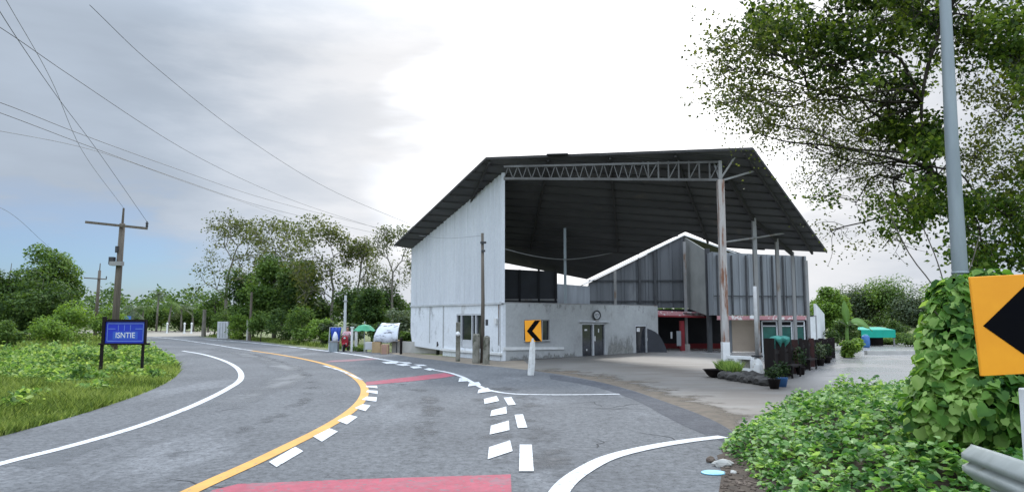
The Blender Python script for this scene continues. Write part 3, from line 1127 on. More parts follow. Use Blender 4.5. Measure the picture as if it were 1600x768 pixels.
wino = framed(shed, 'window', tw0, tw1, wz0, wz1, 0.06, steel_grey, glass_dark, (0.72,))
MB().beam(on_front(tw0, wz0 - 0.03, 0.05), on_front(tw1, wz0 - 0.03, 0.05), 0.16, 0.05).build('sill', render_grey, wino)
dd = framed(shed, 'double_door', td0, td1, 0.0, dz1, 0.10, alu, glass_dark, (0.49,))
MB().beam(on_front(td0 - 0.02, dz1 + 0.10, 0.06), on_front(td1 + 0.02, dz1 + 0.07, 0.06), 0.14, 0.09).build('lintel', alu, dd)
tm = td0 + (td1 - td0) * 0.53
MB().beam(on_front(tm, 0.85, 0.02), on_front(tm, 1.15, 0.02), 0.06, 0.05, up=fn).build('handle', white_paint, dd)
for t_, z_, w_, h_ in ((0.22, 1.52, 0.24, 0.10), (0.76, 1.47, 0.09, 0.22), (0.25, 0.35, 0.1, 0.1)):
    tq = td0 + (td1 - td0) * t_
    MB().beam(on_front(tq, z_ - h_ / 2, -0.10), on_front(tq, z_ + h_ / 2, -0.10), w_, 0.01, up=fn).build('sticker', white_paint, dd)
d2 = framed(shed, 'side_door', te0, te1, 0.0, ez1, 0.10, alu, glass_dark, ())
MB().beam(on_front(te0 + (te1 - te0) * 0.35, 1.35, -0.10), on_front(te0 + (te1 - te0) * 0.35, 1.6, -0.10), 0.35, 0.01, up=fn).build('sticker', white_paint, d2)
MB().beam(on_front(te1 + 0.003, 0.75, 0.02), on_front(te1 + 0.003, 0.95, 0.02), 0.08, 0.06, up=fn).build('handle', white_paint, d2)
# awning-like dark curved gate leaning by the second door
cv = [on_front(front_t(1012), 0.1, 0.25), on_front(front_t(1026), 0.1, 0.9), on_front(front_t(1037), 0.1, 1.3)]
prof = [(1012, 513), (1018, 515), (1024, 518), (1030, 523), (1035, 531), (1040, 541), (1042, 548)]
gate_pts = [W(x, y, 46.3) for x, y in prof]
base = [W(1042, 551, 46.3), W(1012, 552, 46.3)]
grime_d = decal_mat('wall_grime', (0.20, 0.198, 0.182), (0.27, 0.268, 0.25), 2.2, 0.40, 0.95, (1, 1, 0.6))


def wall_decal(name, fpt, t0, t1, z0, z1, top_cover, bottom_cover, parent, off=0.004, nt_=24):
    rows_ = []
    for k in range(5):
        rows_.append([fpt(t0 + (t1 - t0) * i / nt_, z0 + (z1 - z0) * k / 4, off) for i in range(nt_ + 1)])
    n = nt_ + 1
    vs = [p for r in rows_ for p in r]
    fs = [(j * n + i, j * n + i + 1, (j + 1) * n + i + 1, (j + 1) * n + i) for j in range(4) for i in range(n - 1)]
    o = MB().add(vs, fs).build(name, grime_d, parent)
    a = o.data.attributes.new('cover', 'FLOAT', 'POINT')
    a.data.foreach_set('value', [(bottom_cover + (top_cover - bottom_cover) * k / 4) * min(1, min(i, nt_ - i) / 2.5) for k in range(5) for i in range(n)])


wall_decal('grime', on_front, td1 + 0.005, te0 - 0.005, 0.01, 1.6, 0.0, 0.95, fwo)
wall_decal('grime', on_front, 0.01, td0 - 0.01, 0.01, 0.40, 0.0, 0.7, fwo)
wall_decal('grime', on_front, 0.01, 0.99, 2.3, 2.99, 0.34, 0.0, fwo)
wall_decal('grime', on_side, 0.01, t757 - 0.01, 0.45, 1.0, 0.0, 0.45, sw)
wall_decal('grime', on_side, t690 + 0.02, 0.99, 0.8, 2.9, 0.28, 0.1, sw)
wall_decal('grime', on_side, t712 + 0.01, t690 - 0.01, 0.45, 1.1, 0.0, 0.4, sw)
foot = [[on_front(i / 30, 0, 0.02 + o_) for i in range(31)] for o_ in (0.0, 0.15, 0.4, 0.8)]
decal('damp_edge', foot, (1.1, 0.8, 0.4, 0.0), oil_d, yard, 0.0105)
# emblem over the double door
ec = on_front(front_t(931), front_z(931, 492), 0.05)
fx = fl.normalized()
emb = thing('wall_emblem', 'round grey emblem on a short stand above the double door', 'emblem', ec)
mb = MB()
ring = [ec + fx * (0.33 * math.cos(a)) + Vector((0, 0, 0.26 * math.sin(a))) + fn * 0.05 for a in [2 * PI * i / 24 for i in range(25)]]
mb.tube(ring, 0.045, 6)
mb.build('rim', steel_dark, emb, True)
mb = MB()
mb.prism([ec + fx * (0.31 * math.cos(a)) + Vector((0, 0, 0.24 * math.sin(a))) + fn * 0.02 for a in [2 * PI * i / 24 for i in range(24)]], fn * 0.02)
mb.build('face', alu, emb)
mb = MB()
mb.tube([ec + fx * a + Vector((0, 0, b)) + fn * 0.055 for a, b in ((-0.17, -0.03), (-0.1, 0.09), (-0.02, 0.0), (0.07, 0.1), (0.16, 0.06), (0.1, -0.08), (0.0, -0.1), (-0.1, -0.09))], 0.022, 5)
mb.build('figure', steel_grey, emb)
MB().box(ec + Vector((0, 0, -0.31)) + fn * 0.03, (0.3, 0.12, 0.10), math.atan2(fl.y, fl.x)).build('stand', steel_grey, emb)

# columns. (px, base distance, thickness, material, concrete foot)
def column(px, Y, w, mat, top=None, z0=0.0, foot=False, name='column', round_=False):
    x = xat(px, Y)
    zt_ = top if top is not None else zroof(x, Y) - 0.01
    mb = MB()
    if round_:
        mb.tube([(x, Y, z0), (x, Y, zt_)], w / 2, 10)
    else:
        mb.box((x, Y, (z0 + zt_) / 2), (w, w, zt_ - z0))
    o = mb.build(name, mat, shed)
    if foot:
        MB().box((x, Y, 0.22), (w * 2.1, w * 2.1, 0.44)).build('footing', concrete_pale, o)
    return o, Vector((x, Y, zt_))


MAIN = G(1132, 571)
c1, c1t = column(1132, MAIN.y, 0.30, steel_rust, top=zat(281, MAIN.y))
MB().box((c1t.x, c1t.y, 0.55), (0.33, 0.33, 1.1)).build('painted_base', white_paint, c1)
column(1183, 37.0, 0.20, steel_grey)
column(1218, 38.3, 0.17, steel_grey)
column(1242, 39.2, 0.15, steel_grey)
column(1263, 39.6, 0.14, steel_grey, top=zroof(xat(1263, 39.6), 39.6) - 0.1)
column(1072, G(1073, 547).y, 0.17, steel_grey, top=zat(372, 47), foot=True)
column(883.5, on_front(front_t(883.5), 0).y + 0.25, 0.15, galv, z0=ZF)
column(962, on_front(front_t(962), 0).y + 0.25, 0.15, steel_grey, z0=ZF)

# truss between the wall corner and the main column
T0 = Vector((xat(787, 35.45), 35.45, 0))
T1 = Vector((c1t.x, c1t.y, 0))
zb0, zb1 = zat(279, 35.45), c1t.z
mb = MB()
ap = lambda t: Vector((lerp(T0, T1, t).x, lerp(T0, T1, t).y, lerp(zb0, zb1, t)))
tp = lambda t: Vector((lerp(T0, T1, t).x, lerp(T0, T1, t).y, min(zroof(lerp(T0, T1, t).x, lerp(T0, T1, t).y) - 0.15, lerp(zb0, zb1, t) + lerp(0.62, 1.0, t))))
mb.beam(ap(0), ap(1.0), 0.12, 0.12)
mb.beam(tp(0), tp(1), 0.10, 0.10)
truss_m = M('dull_truss_steel', (0.115, 0.113, 0.11), (0.07, 0.066, 0.062), 1.5, 0.65)
tr = mb.build('truss', truss_m, shed)
NB = 22
for i in range(NB):
    a, b = i / NB, (i + 1) / NB
    w = MB()
    if i < 15:
        w.beam(ap(a), tp((a + b) / 2), 0.04, 0.04)
        w.beam(tp((a + b) / 2), ap(b), 0.04, 0.04)
    else:
        w.beam(ap(a), tp(a), 0.07, 0.07)
        if i % 2: w.beam(ap(a), tp(b), 0.05, 0.05)
    w.build('web_bar', truss_m, tr)
# braces at the head of the main column
mb = MB()
mb.beam(c1t + Vector((0, 0, -0.05)), W(1182, 266, 33.6), 0.09, 0.09)
mb.beam(c1t + Vector((0, 0, 0.02)), W(1148, 246, 33.0), 0.08, 0.08)
mb.beam(c1t + Vector((0, 0, 0.0)), W(1112, 243, 33.6), 0.08, 0.08)
mb.beam(c1t, Vector((c1t.x, c1t.y, zroof(c1t.x, c1t.y) - 0.1)), 0.16, 0.16)
mb.build('brace', steel_grey, shed)
# eave beam over the heads of the side columns
heads = [Vector((c1t.x, c1t.y, zroof(c1t.x, c1t.y) - 0.22))] + [Vector((xat(q, y_), y_, zroof(xat(q, y_), y_) - 0.12)) for q, y_ in ((1183, 37.0), (1218, 38.3), (1242, 39.2))]
for a_, b_ in zip(heads[:-1], heads[1:]):
    MB().beam(a_, b_, 0.12, 0.22).build('eave_beam', purlin_m, shed)
# tie pipe between the side columns
MB().tube([W(1132, 378, 34.5), W(1188, 370, 37.2), W(1262, 358, 38.5)], 0.05, 6).build('tie_pipe', steel_grey, shed)
# hanging cable across the hall
cab = tag(MB().tube(spline([W(786, 388, 37), W(830, 399, 38.5), W(884, 405, 40.5), W(940, 398, 42), W(1000, 384, 43), W(1060, 368, 42)], 6), 0.03, 5).build('cable', cable_l), 'thin pale cable sagging across the dark hall under the shed roof', 'cable')

# dark boarded room on the upper level inside
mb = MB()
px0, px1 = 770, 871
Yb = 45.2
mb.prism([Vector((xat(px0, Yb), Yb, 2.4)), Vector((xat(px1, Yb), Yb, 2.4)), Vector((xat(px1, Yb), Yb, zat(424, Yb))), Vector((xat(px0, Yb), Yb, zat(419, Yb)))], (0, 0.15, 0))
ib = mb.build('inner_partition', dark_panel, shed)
for q in (787, 812, 842, 868):
    MB().beam((xat(q, Yb), Yb - 0.08, 2.4), (xat(q, Yb), Yb - 0.08, zat(421, Yb)), 0.14, 0.12, up=(0, 1, 0)).build('stud', black_mat, ib)
MB().beam((xat(px0, Yb), Yb - 0.08, zat(468, Yb)), (xat(px1, Yb), Yb - 0.08, zat(468, Yb)), 0.1, 0.12).build('floor_rail', steel_grey, ib)
mb = MB()
mb.prism([Vector((xat(871, 48), 48, 0.0)), Vector((xat(922, 48), 48, 0.0)), Vector((xat(922, 48), 48, zat(447, 48))), Vector((xat(871, 48), 48, zat(443, 48)))], (0, 0.15, 0))
mb.build('low_partition', clad_grey, shed)
# floor slab of the upper level and dark fill behind the front wall
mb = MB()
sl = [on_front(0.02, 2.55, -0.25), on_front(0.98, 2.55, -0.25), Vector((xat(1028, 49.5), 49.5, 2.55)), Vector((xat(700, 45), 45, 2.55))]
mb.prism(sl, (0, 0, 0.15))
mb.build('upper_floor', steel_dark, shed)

# curved dark gate leaf standing open beside the second door
MB().prism(gate_pts + base, (0, 0.08, 0)).build('open_gate', dark_panel, shed)

# ------------------------------------------------------------------ hall behind and beside the shed
hall = thing('rear_hall', 'grey metal clad hall with a gabled upper storey behind the open shed', 'building', (14, 50, 0))
YG = 50.0
gx0, gxa, gx1 = xat(920, YG), xat(1071, YG), xat(1226, YG)
gzb = zat(481, YG)
pk = zat(369, YG)
ev = zat(442, YG)
gab = lambda x, y: ev + (pk - ev) * (x - gx0) / (gxa - gx0) if x < gxa else pk - (pk - zat(400, YG)) * (x - gxa) / (xat(1160, YG) - gxa)
ribbed('gable_cladding', (gx0, YG), (xat(1072, YG), YG), gzb, gab, clad_shade, hall, Vector((0, -1, 0)), 0.8, 0.05)
# the bay right of the peak comes forward
YW = 44.5
wx0, wx1 = xat(1116, YW), xat(1274, YW)
ztw = zat(393.5, YW)
zbw = zat(492, YW)
bx = xat(1106, 46.5)
mbp = MB()
p0 = Vector((xat(1072, YG), YG, 0)); p1 = Vector((bx, 46.5, 0))
mbp.prism([Vector((p0.x, p0.y, zat(480, YG))), Vector((p1.x, p1.y, zat(493, 46.5))), Vector((p1.x, p1.y, zat(391, 46.5))), Vector((p0.x, p0.y, pk - 0.05))], (0.1, 0.1, 0))
mbp.build('return_panel', clad_beige, hall)
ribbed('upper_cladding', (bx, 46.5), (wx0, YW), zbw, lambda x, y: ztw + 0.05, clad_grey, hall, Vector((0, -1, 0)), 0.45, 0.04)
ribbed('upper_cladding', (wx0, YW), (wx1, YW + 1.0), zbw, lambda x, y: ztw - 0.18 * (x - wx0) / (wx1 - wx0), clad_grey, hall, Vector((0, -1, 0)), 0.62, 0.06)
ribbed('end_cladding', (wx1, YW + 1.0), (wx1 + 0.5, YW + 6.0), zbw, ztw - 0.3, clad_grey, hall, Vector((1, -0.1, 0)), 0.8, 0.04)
# girts and framing lines
for zz in (zat(438, YG), zat(470, YG)):
    MB().beam((gx0, YG - 0.09, zz), (gxa, YG - 0.09, zz), 0.06, 0.08).build('girt', steel_dark, hall)
for q in (1000, 1024):
    zt_ = gab(xat(q, YG), YG)
    MB().beam((xat(q, YG), YG - 0.13, 0.05), (xat(q, YG), YG - 0.13, zt_), 0.16, 0.14, up=(0, 1, 0)).build('post', steel_dark, hall)
for zz in (zat(462, YW),):
    MB().beam((wx0, YW - 0.12, zz), (wx1, YW + 0.88, zz), 0.05, 0.06).build('girt', steel_dark, hall)
for q in (1122, 1146, 1170, 1196, 1214, 1232, 1250, 1267):
    x = xat(q, YW)
    MB().beam((x, YW - 0.14 + (x - wx0) / (wx1 - wx0), zbw), (x, YW - 0.14 + (x - wx0) / (wx1 - wx0), ztw - 0.2), 0.10, 0.10, up=(0, 1, 0)).build('mullion', steel_dark, hall)
for q, w in ((1071, 0.0), (1108, 0.28)):
    if w:
        MB().beam((xat(q, 46.3), 46.3, 0.0), (xat(q, 46.3), 46.3, zat(388, 46.3)), w, w, up=(0, 1, 0)).build('post', steel_dark, hall)
# gable verge boards
mb = MB()
mb.beam((gx0 - 0.4, YG - 0.25, ev - 0.12), (gxa, YG - 0.25, pk + 0.06), 0.05, 0.07)
mb.beam((gxa, YG - 0.25, pk + 0.06), (xat(1160, YG), YG - 0.25, zat(400, YG) + 0.06), 0.05, 0.07)
mb.build('verge_board', white_paint, hall)
# roof sheets behind the gable
mb = MB()
zr = zat(400, YG)
mb.prism([Vector((gx0 - 0.4, YG - 0.1, ev - 0.16)), Vector((gxa, YG - 0.1, pk + 0.02)), Vector((gxa, YG + 14, pk + 0.02)), Vector((gx0 - 0.4, YG + 14, ev - 0.16))], (0, 0, 0.06))
mb.prism([Vector((gxa, YG - 0.1, pk + 0.02)), Vector((gx1, YG - 0.1, zr - 0.8)), Vector((gx1, YG + 14, zr - 0.8)), Vector((gxa, YG + 14, pk + 0.02))], (0, 0, 0.06))
mb.build('hall_roof', roof_under, hall)
# ground floor: dark recess with red trim
mb = MB()
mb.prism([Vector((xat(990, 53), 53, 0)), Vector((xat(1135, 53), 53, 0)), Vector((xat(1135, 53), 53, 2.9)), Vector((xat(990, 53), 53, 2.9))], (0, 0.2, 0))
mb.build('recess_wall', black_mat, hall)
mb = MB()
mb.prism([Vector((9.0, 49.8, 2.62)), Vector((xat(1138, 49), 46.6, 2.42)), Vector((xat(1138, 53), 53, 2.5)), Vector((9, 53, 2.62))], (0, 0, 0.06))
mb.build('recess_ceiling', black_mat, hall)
MB().beam((xat(1020, 48.4), 48.4, zat(488, 48.4)), (xat(1100, 48.4), 48.4, zat(491, 48.4)), 0.08, 0.30).build('pink_fascia', pink_paint, hall)
MB().beam((xat(1020, 48.2), 48.2, zat(493, 48.2)), (xat(1106, 48.2), 48.2, zat(495, 48.2)), 0.08, 0.10).build('fascia_trim', red_paint, hall)
MB().box(((xat(1000, 52.6) + xat(1135, 52.6)) / 2, 52.6, 0.18), (xat(1135, 52.6) - xat(1000, 52.6), 0.3, 0.36)).build('red_plinth', red_paint, hall)
MB().box((xat(1065, 48.6), 48.6, 1.02), (0.28, 0.4, 2.04)).build('red_pillar', red_paint, hall)
MB().box((xat(1060, 48.2), 48.2, 0.85), (0.30, 0.03, 1.0)).build('notice_board', clad_grey, hall)
MB().box((xat(1048.5, 48.9), 48.9, 1.05), (0.12, 0.05, 0.45)).build('notice', alu, hall)
# roller shutter bay
YS = 46.6
mb = MB()
sx0, sx1 = xat(1143, YS), xat(1183, YS)
nsl = 14
for i in range(nsl):
    z0 = 0.05 + i * (2.3 / nsl)
    mb.box(((sx0 + sx1) / 2, YS, z0 + 1.15 / nsl), (sx1 - sx0, 0.05, 2.3 / nsl - 0.003))
mb.build('roller_shutter', beige_shutter, hall)
MB().box((xat(1137, YS), YS + 0.1, 1.15), (0.5, 0.2, 2.3)).build('shutter_jamb', clad_grey, hall)
# pink sign fascia
MB().beam((xat(1120, YW), YW - 0.1, zbw - 0.16), (wx1 - 0.2, YW + 0.85, zbw - 0.16), 0.1, 0.26).build('pink_fascia', pink_paint, hall)
MB().box((xat(1178, YW - 0.2), YW - 0.2, zbw - 0.12), (0.5, 0.06, 0.2)).build('name_plate', white_paint, hall)
# green shop windows
YQ = 45.4
for a, b in ((1190, 1213), (1216, 1236), (1239, 1256)):
    x0, x1 = xat(a, YQ), xat(b, YQ)
    w = MB()
    for x in (x0, x1):
        w.beam((x, YQ, 0), (x, YQ, 2.0), 0.07, 0.08, up=(0, 1, 0))
    w.beam((x0, YQ, 1.72), (x1, YQ, 1.72), 0.08, 0.07)
    w.beam((x0, YQ, 2.02), (x1, YQ, 2.02), 0.08, 0.07)
    wo_ = w.build('shop_window', alu, hall)
    MB().box(((x0 + x1) / 2, YQ + 0.06, 0.85), (x1 - x0, 0.03, 1.7)).build('pane', glass_green, wo_)
MB().box(((xat(1186, YQ + .6) + xat(1262, YQ + .6)) / 2, YQ + 0.6, 1.1), (xat(1262, YQ) - xat(1186, YQ), 0.1, 2.2)).build('recess_wall', black_mat, hall)
# white pier and stacked boards at the east end
MB().box((xat(1266, 45.8), 45.8, 1.15), (0.42, 0.5, 2.3)).build('end_pier', white_paint, hall)
MB().box((xat(1271, 46.4), 46.4, 1.2), (0.2, 0.5, 2.4)).build('end_post', steel_grey, hall)

# white annex wall with a sloping top
an = MB()
ya = 48.0
an.prism([Vector((xat(1272, ya), ya, 0)), Vector((xat(1285, ya + 4), ya + 4, 0)), Vector((xat(1285, ya + 4), ya + 4, zat(490, ya + 4))), Vector((xat(1272, ya), ya, zat(474, ya)))], (0.15, -0.02, 0))
tag(an.build('annex_wall', white_paint), 'low white wall with a sloping top at the east end of the grey hall', 'wall')

# ------------------------------------------------------------------ front planter, low wall, black fence
lw = thing('balustrade', 'low white concrete balustrade with square openings between the rusty column and planter', 'balustrade', G(1160, 579))
pa, pb = G(1138, 577), G(1178, 580)
mb = MB()
mb.beam(pa + Vector((0, 0, 0.06)), pb + Vector((0, 0, 0.06)), 0.2, 0.12)
mb.beam(pa + Vector((0, 0, 0.55)), pb + Vector((0, 0, 0.55)), 0.2, 0.12)
for t in (0.0, 0.33, 0.42, 0.98):
    q = lerp(pa, pb, t)
    mb.beam(q + Vector((0, 0, 0.12)), q + Vector((0, 0, 0.49)), 0.2 if t not in (0.0,) else 0.12, 0.18, up=(0, 1, 0))
q0, q1 = lerp(pa, pb, 0.02), lerp(pa, pb, 0.26)
mb.beam(q0 + Vector((0, 0.02, 0.30)), q1 + Vector((0, 0.02, 0.30)), 0.10, 0.37)
mb.build('railing', white_paint, lw)
q0, q1 = lerp(pa, pb, 0.46), lerp(pa, pb, 0.95)
MB().beam(q0 + Vector((0, 0.12, 0.3)), q1 + Vector((0, 0.12, 0.3)), 0.05, 0.36).build('infill', concrete_old, lw)
# white gate post with chunky foot
gp = thing('gate_post', 'tall thin white post on a chipped white concrete foot beside the black fence', 'post', G(1184, 583))
p_ = G(1184, 583)
mb = MB()
mb.tube([p_ + Vector((0, 0, 0.5)), p_ + Vector((0, 0, zat(447, p_.y)))], 0.075, 8)
mb.build('pole', M('weathered_grey_paint', (0.40, 0.395, 0.385), (0.30, 0.29, 0.28), 3, 0.7, stain=((0.20, 0.13, 0.10), 2.5, 0.55, 0.7)), gp, True)
mb = MB()
mb.lathe(p_, [(0.23, 0), (0.22, 0.35), (0.17, 0.52), (0.12, 0.62)], 8)
mb.build('foot', grime_white, gp)
MB().box(p_ + Vector((0, 0, 0.69)), (0.36, 0.3, 0.07)).build('clamp', steel_dark, gp)

rng = np.random.default_rng(5)
random.seed(5)


def rock(c, r, seed, flat=0.6):
    rg = np.random.default_rng(seed)
    bm = bmesh.new()
    bmesh.ops.create_icosphere(bm, subdivisions=2, radius=1)
    for v in bm.verts:
        n = 1 + 0.25 * math.sin(v.co.x * 3 + seed) * math.cos(v.co.y * 4 + seed * 2) + rg.normal() * 0.07
        v.co = Vector((v.co.x * r * n * (1 + 0.3 * (seed % 3)), v.co.y * r * n, v.co.z * r * n * flat))
    vs = [Vector(c) + v.co for v in bm.verts]
    fs = [[v.index for v in f.verts] for f in bm.faces]
    bm.free()
    return vs, fs


def blades(rng, P, h, w, lean=0.4):
    n = len(P)
    a = rng.random(n) * 2 * PI
    d = np.stack([np.cos(a), np.sin(a), np.zeros(n)], 1)
    hh = h * (0.5 + 0.8 * rng.random(n))
    ln = lean * rng.random(n) * hh
    b = rng.random(n) * 2 * PI
    l = np.stack([np.cos(b), np.sin(b), np.zeros(n)], 1) * ln[:, None]
    up = np.array([0, 0, 1.0])
    ww = w * (0.6 + 0.8 * rng.random(n))
    V = np.stack([P - d * ww[:, None] / 2, P + d * ww[:, None] / 2, P + d * ww[:, None] * 0.3 + l * 0.45 + up * hh[:, None] * 0.6, P + l + up * hh[:, None], P - d * ww[:, None] * 0.3 + l * 0.45 + up * hh[:, None] * 0.6], 1)
    return V


# stone edged planter with tall grass
pl = thing('planter', 'stone edged planter full of bright green grass at the end of the balustrade', 'planter', G(1165, 595))
e0, e1 = G(1135, 592), G(1205, 603)
e2, e3 = e1 + Vector((0.4, 1.7, 0)), e0 + Vector((0.2, 1.5, 0))
mb = MB()
loop_ = [e0, lerp(e0, e1, .5) + Vector((0, -.15, 0)), e1, e2, lerp(e2, e3, .5), e3]
k = 0
for i in range(len(loop_)):
    a, b = loop_[i], loop_[(i + 1) % len(loop_)]
    nn = max(2, int((b - a).length / 0.26))
    for j in range(nn):
        vs, fs = rock(lerp(a, b, (j + 0.5) / nn) + Vector((0, 0, 0.12)), 0.17 + 0.05 * ((k * 7) % 5) / 5, k, 0.9)
        mb.add(vs, fs)
        k += 1
mb.build('stone_edge', rock_dk, pl)
MB().prism(gz(loop_, 0.02), (0, 0, 0.14)).build('soil', soil, pl)
P = np.array([[e0.x + 0.1 + rng.random() * (e1.x - e0.x) * 0.75, e0.y + 0.15 + rng.random() * 1.3, 0.14] for _ in range(2600)])
npmesh('grass', blades(rng, P, 0.42, 0.02, 0.9), 5, weed_m, pl)
bw = thing('basin', 'black shallow basin lying by the foot of the rusty column', 'basin', G(1140, 588))
mb = MB()
b0 = G(1136, 592) + Vector((-0.15, 0.75, 0))
mb.lathe(b0, [(0.18, 0.003), (0.30, 0.10), (0.42, 0.30), (0.45, 0.31), (0.40, 0.28), (0.26, 0.09)], 16, 1.2, 0.8)
mb.build('bowl', black_wood, bw, True)

# fence of wide black boards along the yard
f0, f1 = G(1199, 602), G(1302, 559)
fence = thing('black_fence', 'black timber fence of wide upright boards along the wet drive', 'fence', lerp(f0, f1, 0.5))
fdir = (f1 - f0)
frz = math.atan2(fdir.y, fdir.x)
bpx = [(1201, 15, 0), (1218, 13, 0), (1231, 6, 0), (1241, 9, 1), (1250, 5, 0), (1258, 8, 0), (1267, 7, 1), (1275, 7, 0), (1282, 7, 0), (1288, 6, 0), (1294, 6, 0), (1300, 6, 0)]


def fence_pt(px):
    d = ray(px, 520)
    t = (f0.y * d.x - f0.x * d.y) / (fdir.x * d.y - fdir.y * d.x)
    return f0 + fdir * t


for i, (q, w, br) in enumerate(bpx):
    c = fence_pt(q)
    hz = zat(528 + (2 if i % 2 else 0), c.y)
    hz = max(1.15, min(1.75, hz))
    MB().box((c.x, c.y, hz / 2), (w / F * c.y, 0.10, hz), 0.0).build('board', brown_wood if br else black_wood, fence)
mb = MB()
for z in (0.45, 1.0):
    mb.beam(fence_pt(1201) + Vector((0, 0.09, z)), fence_pt(1300) + Vector((0, 0.09, z)), 0.06, 0.12)
mb.build('rail', black_wood, fence)
mb = MB()
mb.beam(fence_pt(1199) + Vector((0.0, 0.16, 0.56)), fence_pt(1300) + Vector((0, 0.16, 0.56)), 0.05, 1.12)
mb.build('panel', black_wood, fence)


def bench(px, py, label, rot):
    c = G(px, py)
    b = thing('bench', label, 'bench', c, 'black benches by the fence')
    r = Matrix.Rotation(rot, 3, 'Z')
    f = lambda x, y, z: c + r @ Vector((x, y, z))
    m3 = r
    MB().box(f(0, 0, 0.44), (1.3, 0.42, 0.06), mat3=m3).build('seat', black_wood, b)
    MB().box(f(0, 0.2, 0.72), (1.3, 0.05, 0.34), mat3=m3).build('backrest', black_wood, b)
    for sx in (-0.58, 0.58):
        for sy in (-0.17, 0.17):
            MB().box(f(sx, sy, 0.205), (0.06, 0.06, 0.41), mat3=m3).build('leg', black_wood, b)
    return b


bench(1237, 589, 'black bench nearest the road in front of the black fence', 0.95)
bench(1264, 577, 'black bench further along the black fence towards the white wall', 0.95)


def leaf_blob(rng, n, c, rx, ry, rz, shell=0.55):
    u = unit(rng.normal(size=(n, 3)))
    r = shell + (1 - shell) * rng.random(n) ** 0.5
    return np.array(c) + u * r[:, None] * np.array([rx, ry, rz])


def pot_plant(px, py, label, h, potmat, leaf, seed, n=220, ls=0.10):
    c = G(px, py)
    rg = np.random.default_rng(seed)
    t = thing('potted_plant', label, 'plant', c, 'potted plants along the black fence')
    MB().lathe(c, [(0.13, 0.0), (0.19, 0.28), (0.21, 0.30), (0.18, 0.29), (0.16, 0.24)], 12).build('pot', potmat, t, True)
    MB().tube([c + Vector((0, 0, 0.2)), c + Vector((0.03, 0, 0.3 + h * 0.5))], 0.015, 5).build('stem', bark, t)
    P = leaf_blob(rg, n, (c.x, c.y, 0.32 + h * 0.5), 0.28, 0.28, h * 0.5, 0.2)
    npmesh('foliage', leaf_verts(rg, P, ls, 0.3, OVAL), 6, leaf, t)


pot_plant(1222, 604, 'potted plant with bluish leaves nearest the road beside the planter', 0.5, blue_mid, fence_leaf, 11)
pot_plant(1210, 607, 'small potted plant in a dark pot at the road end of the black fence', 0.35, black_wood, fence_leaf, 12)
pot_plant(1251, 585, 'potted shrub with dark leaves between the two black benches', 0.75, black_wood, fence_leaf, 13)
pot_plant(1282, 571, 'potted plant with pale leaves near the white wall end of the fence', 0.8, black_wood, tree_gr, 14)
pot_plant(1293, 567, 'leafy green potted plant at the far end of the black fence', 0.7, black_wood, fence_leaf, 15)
# teal tarpaulin thrown over the second board
tt = fence_pt(1219)
bm = bmesh.new()
bmesh.ops.create_uvsphere(bm, u_segments=20, v_segments=10, radius=1)
for v in bm.verts:
    a = math.atan2(v.co.y, v.co.x)
    f = 1 + 0.12 * math.sin(a * 5) + 0.08 * math.sin(a * 9 + 1)
    z = v.co.z if v.co.z > 0 else v.co.z * 1.2
    v.co = Vector((tt.x + v.co.x * 0.33 * f, tt.y - 0.02 + v.co.y * 0.24 * f, 1.46 + z * (0.10 if z > 0 else 0.2 + 0.10 * math.sin(a * 6)) + 0.03 * math.sin(a * 7)))
me = bpy.data.meshes.new('tarpaulin')
bm.to_mesh(me)
bm.free()
o = link_mesh('tarpaulin', me, teal_dark)
tag(o, 'crumpled teal tarpaulin bundled over the top of a black fence board', 'tarpaulin')

exec_veg = True
# ------------------------------------------------------------------ chevron signs
def chevron(px, Yd, w, h, zc, label, post_w, tilt=0.0, bend=0.0, yaw=0.0, post='white', apex=0.06, arm=0.42, x_left=None):
    xl = x_left if x_left is not None else xat(px, Yd) - w / 2
    base_x = xl + w * (0.62 if x_left is not None else 0.5)
    root = thing('chevron_sign', label, 'road sign', (base_x, Yd, 0), 'chevron curve signs')
    c = Vector((xl + w / 2, Yd, zc))
    m = Matrix.Translation(c) @ Matrix.Rotation(yaw, 4, 'Z') @ Matrix.Rotation(tilt, 4, 'Y')
    fr = lambda x, z, y=0: (m @ Vector((x, y, z)))
    n = m.to_3x3() @ Vector((0, 1, 0))
    hw, hh = w / 2, h / 2
    panel = MB().prism([fr(-hw, -hh), fr(hw, -hh), fr(hw, hh), fr(-hw, hh)], n * 0.03).build('panel', sign_orange, root, bevel=0.004)
    s = 1.15
    ax = -hw + apex
    dxo = (hh - 0.0) / (h * 0.5) * min(w * 0.52, h * 0.6)
    poly = [(ax, 0), (ax + dxo, hh - 0.012), (min(ax + dxo + arm, hw - 0.01), hh - 0.012), (min(ax + arm, hw - 0.02), 0), (min(ax + dxo + arm, hw - 0.01), -hh + 0.012), (ax + dxo, -hh + 0.012)]
    MB().prism([fr(x, z, -0.004) for x, z in poly], n * 0.002).build('chevron', sign_black, panel)
    return root, m


r_, m_ = chevron(0, 6.0, 0.98, 0.835, zat(504.5, 6.0), 'large orange chevron board at the right edge above the guardrail', 0.1, tilt=R(-3.0), yaw=R(0), apex=0.06, arm=0.40, x_left=xat(1524, 6.0))
px_ = xat(1597, 6.06)
MB().box((px_ + 0.02, 6.09, 0.80), (0.10, 0.09, 1.62)).build('post', white_paint, r_, bevel=0.01)

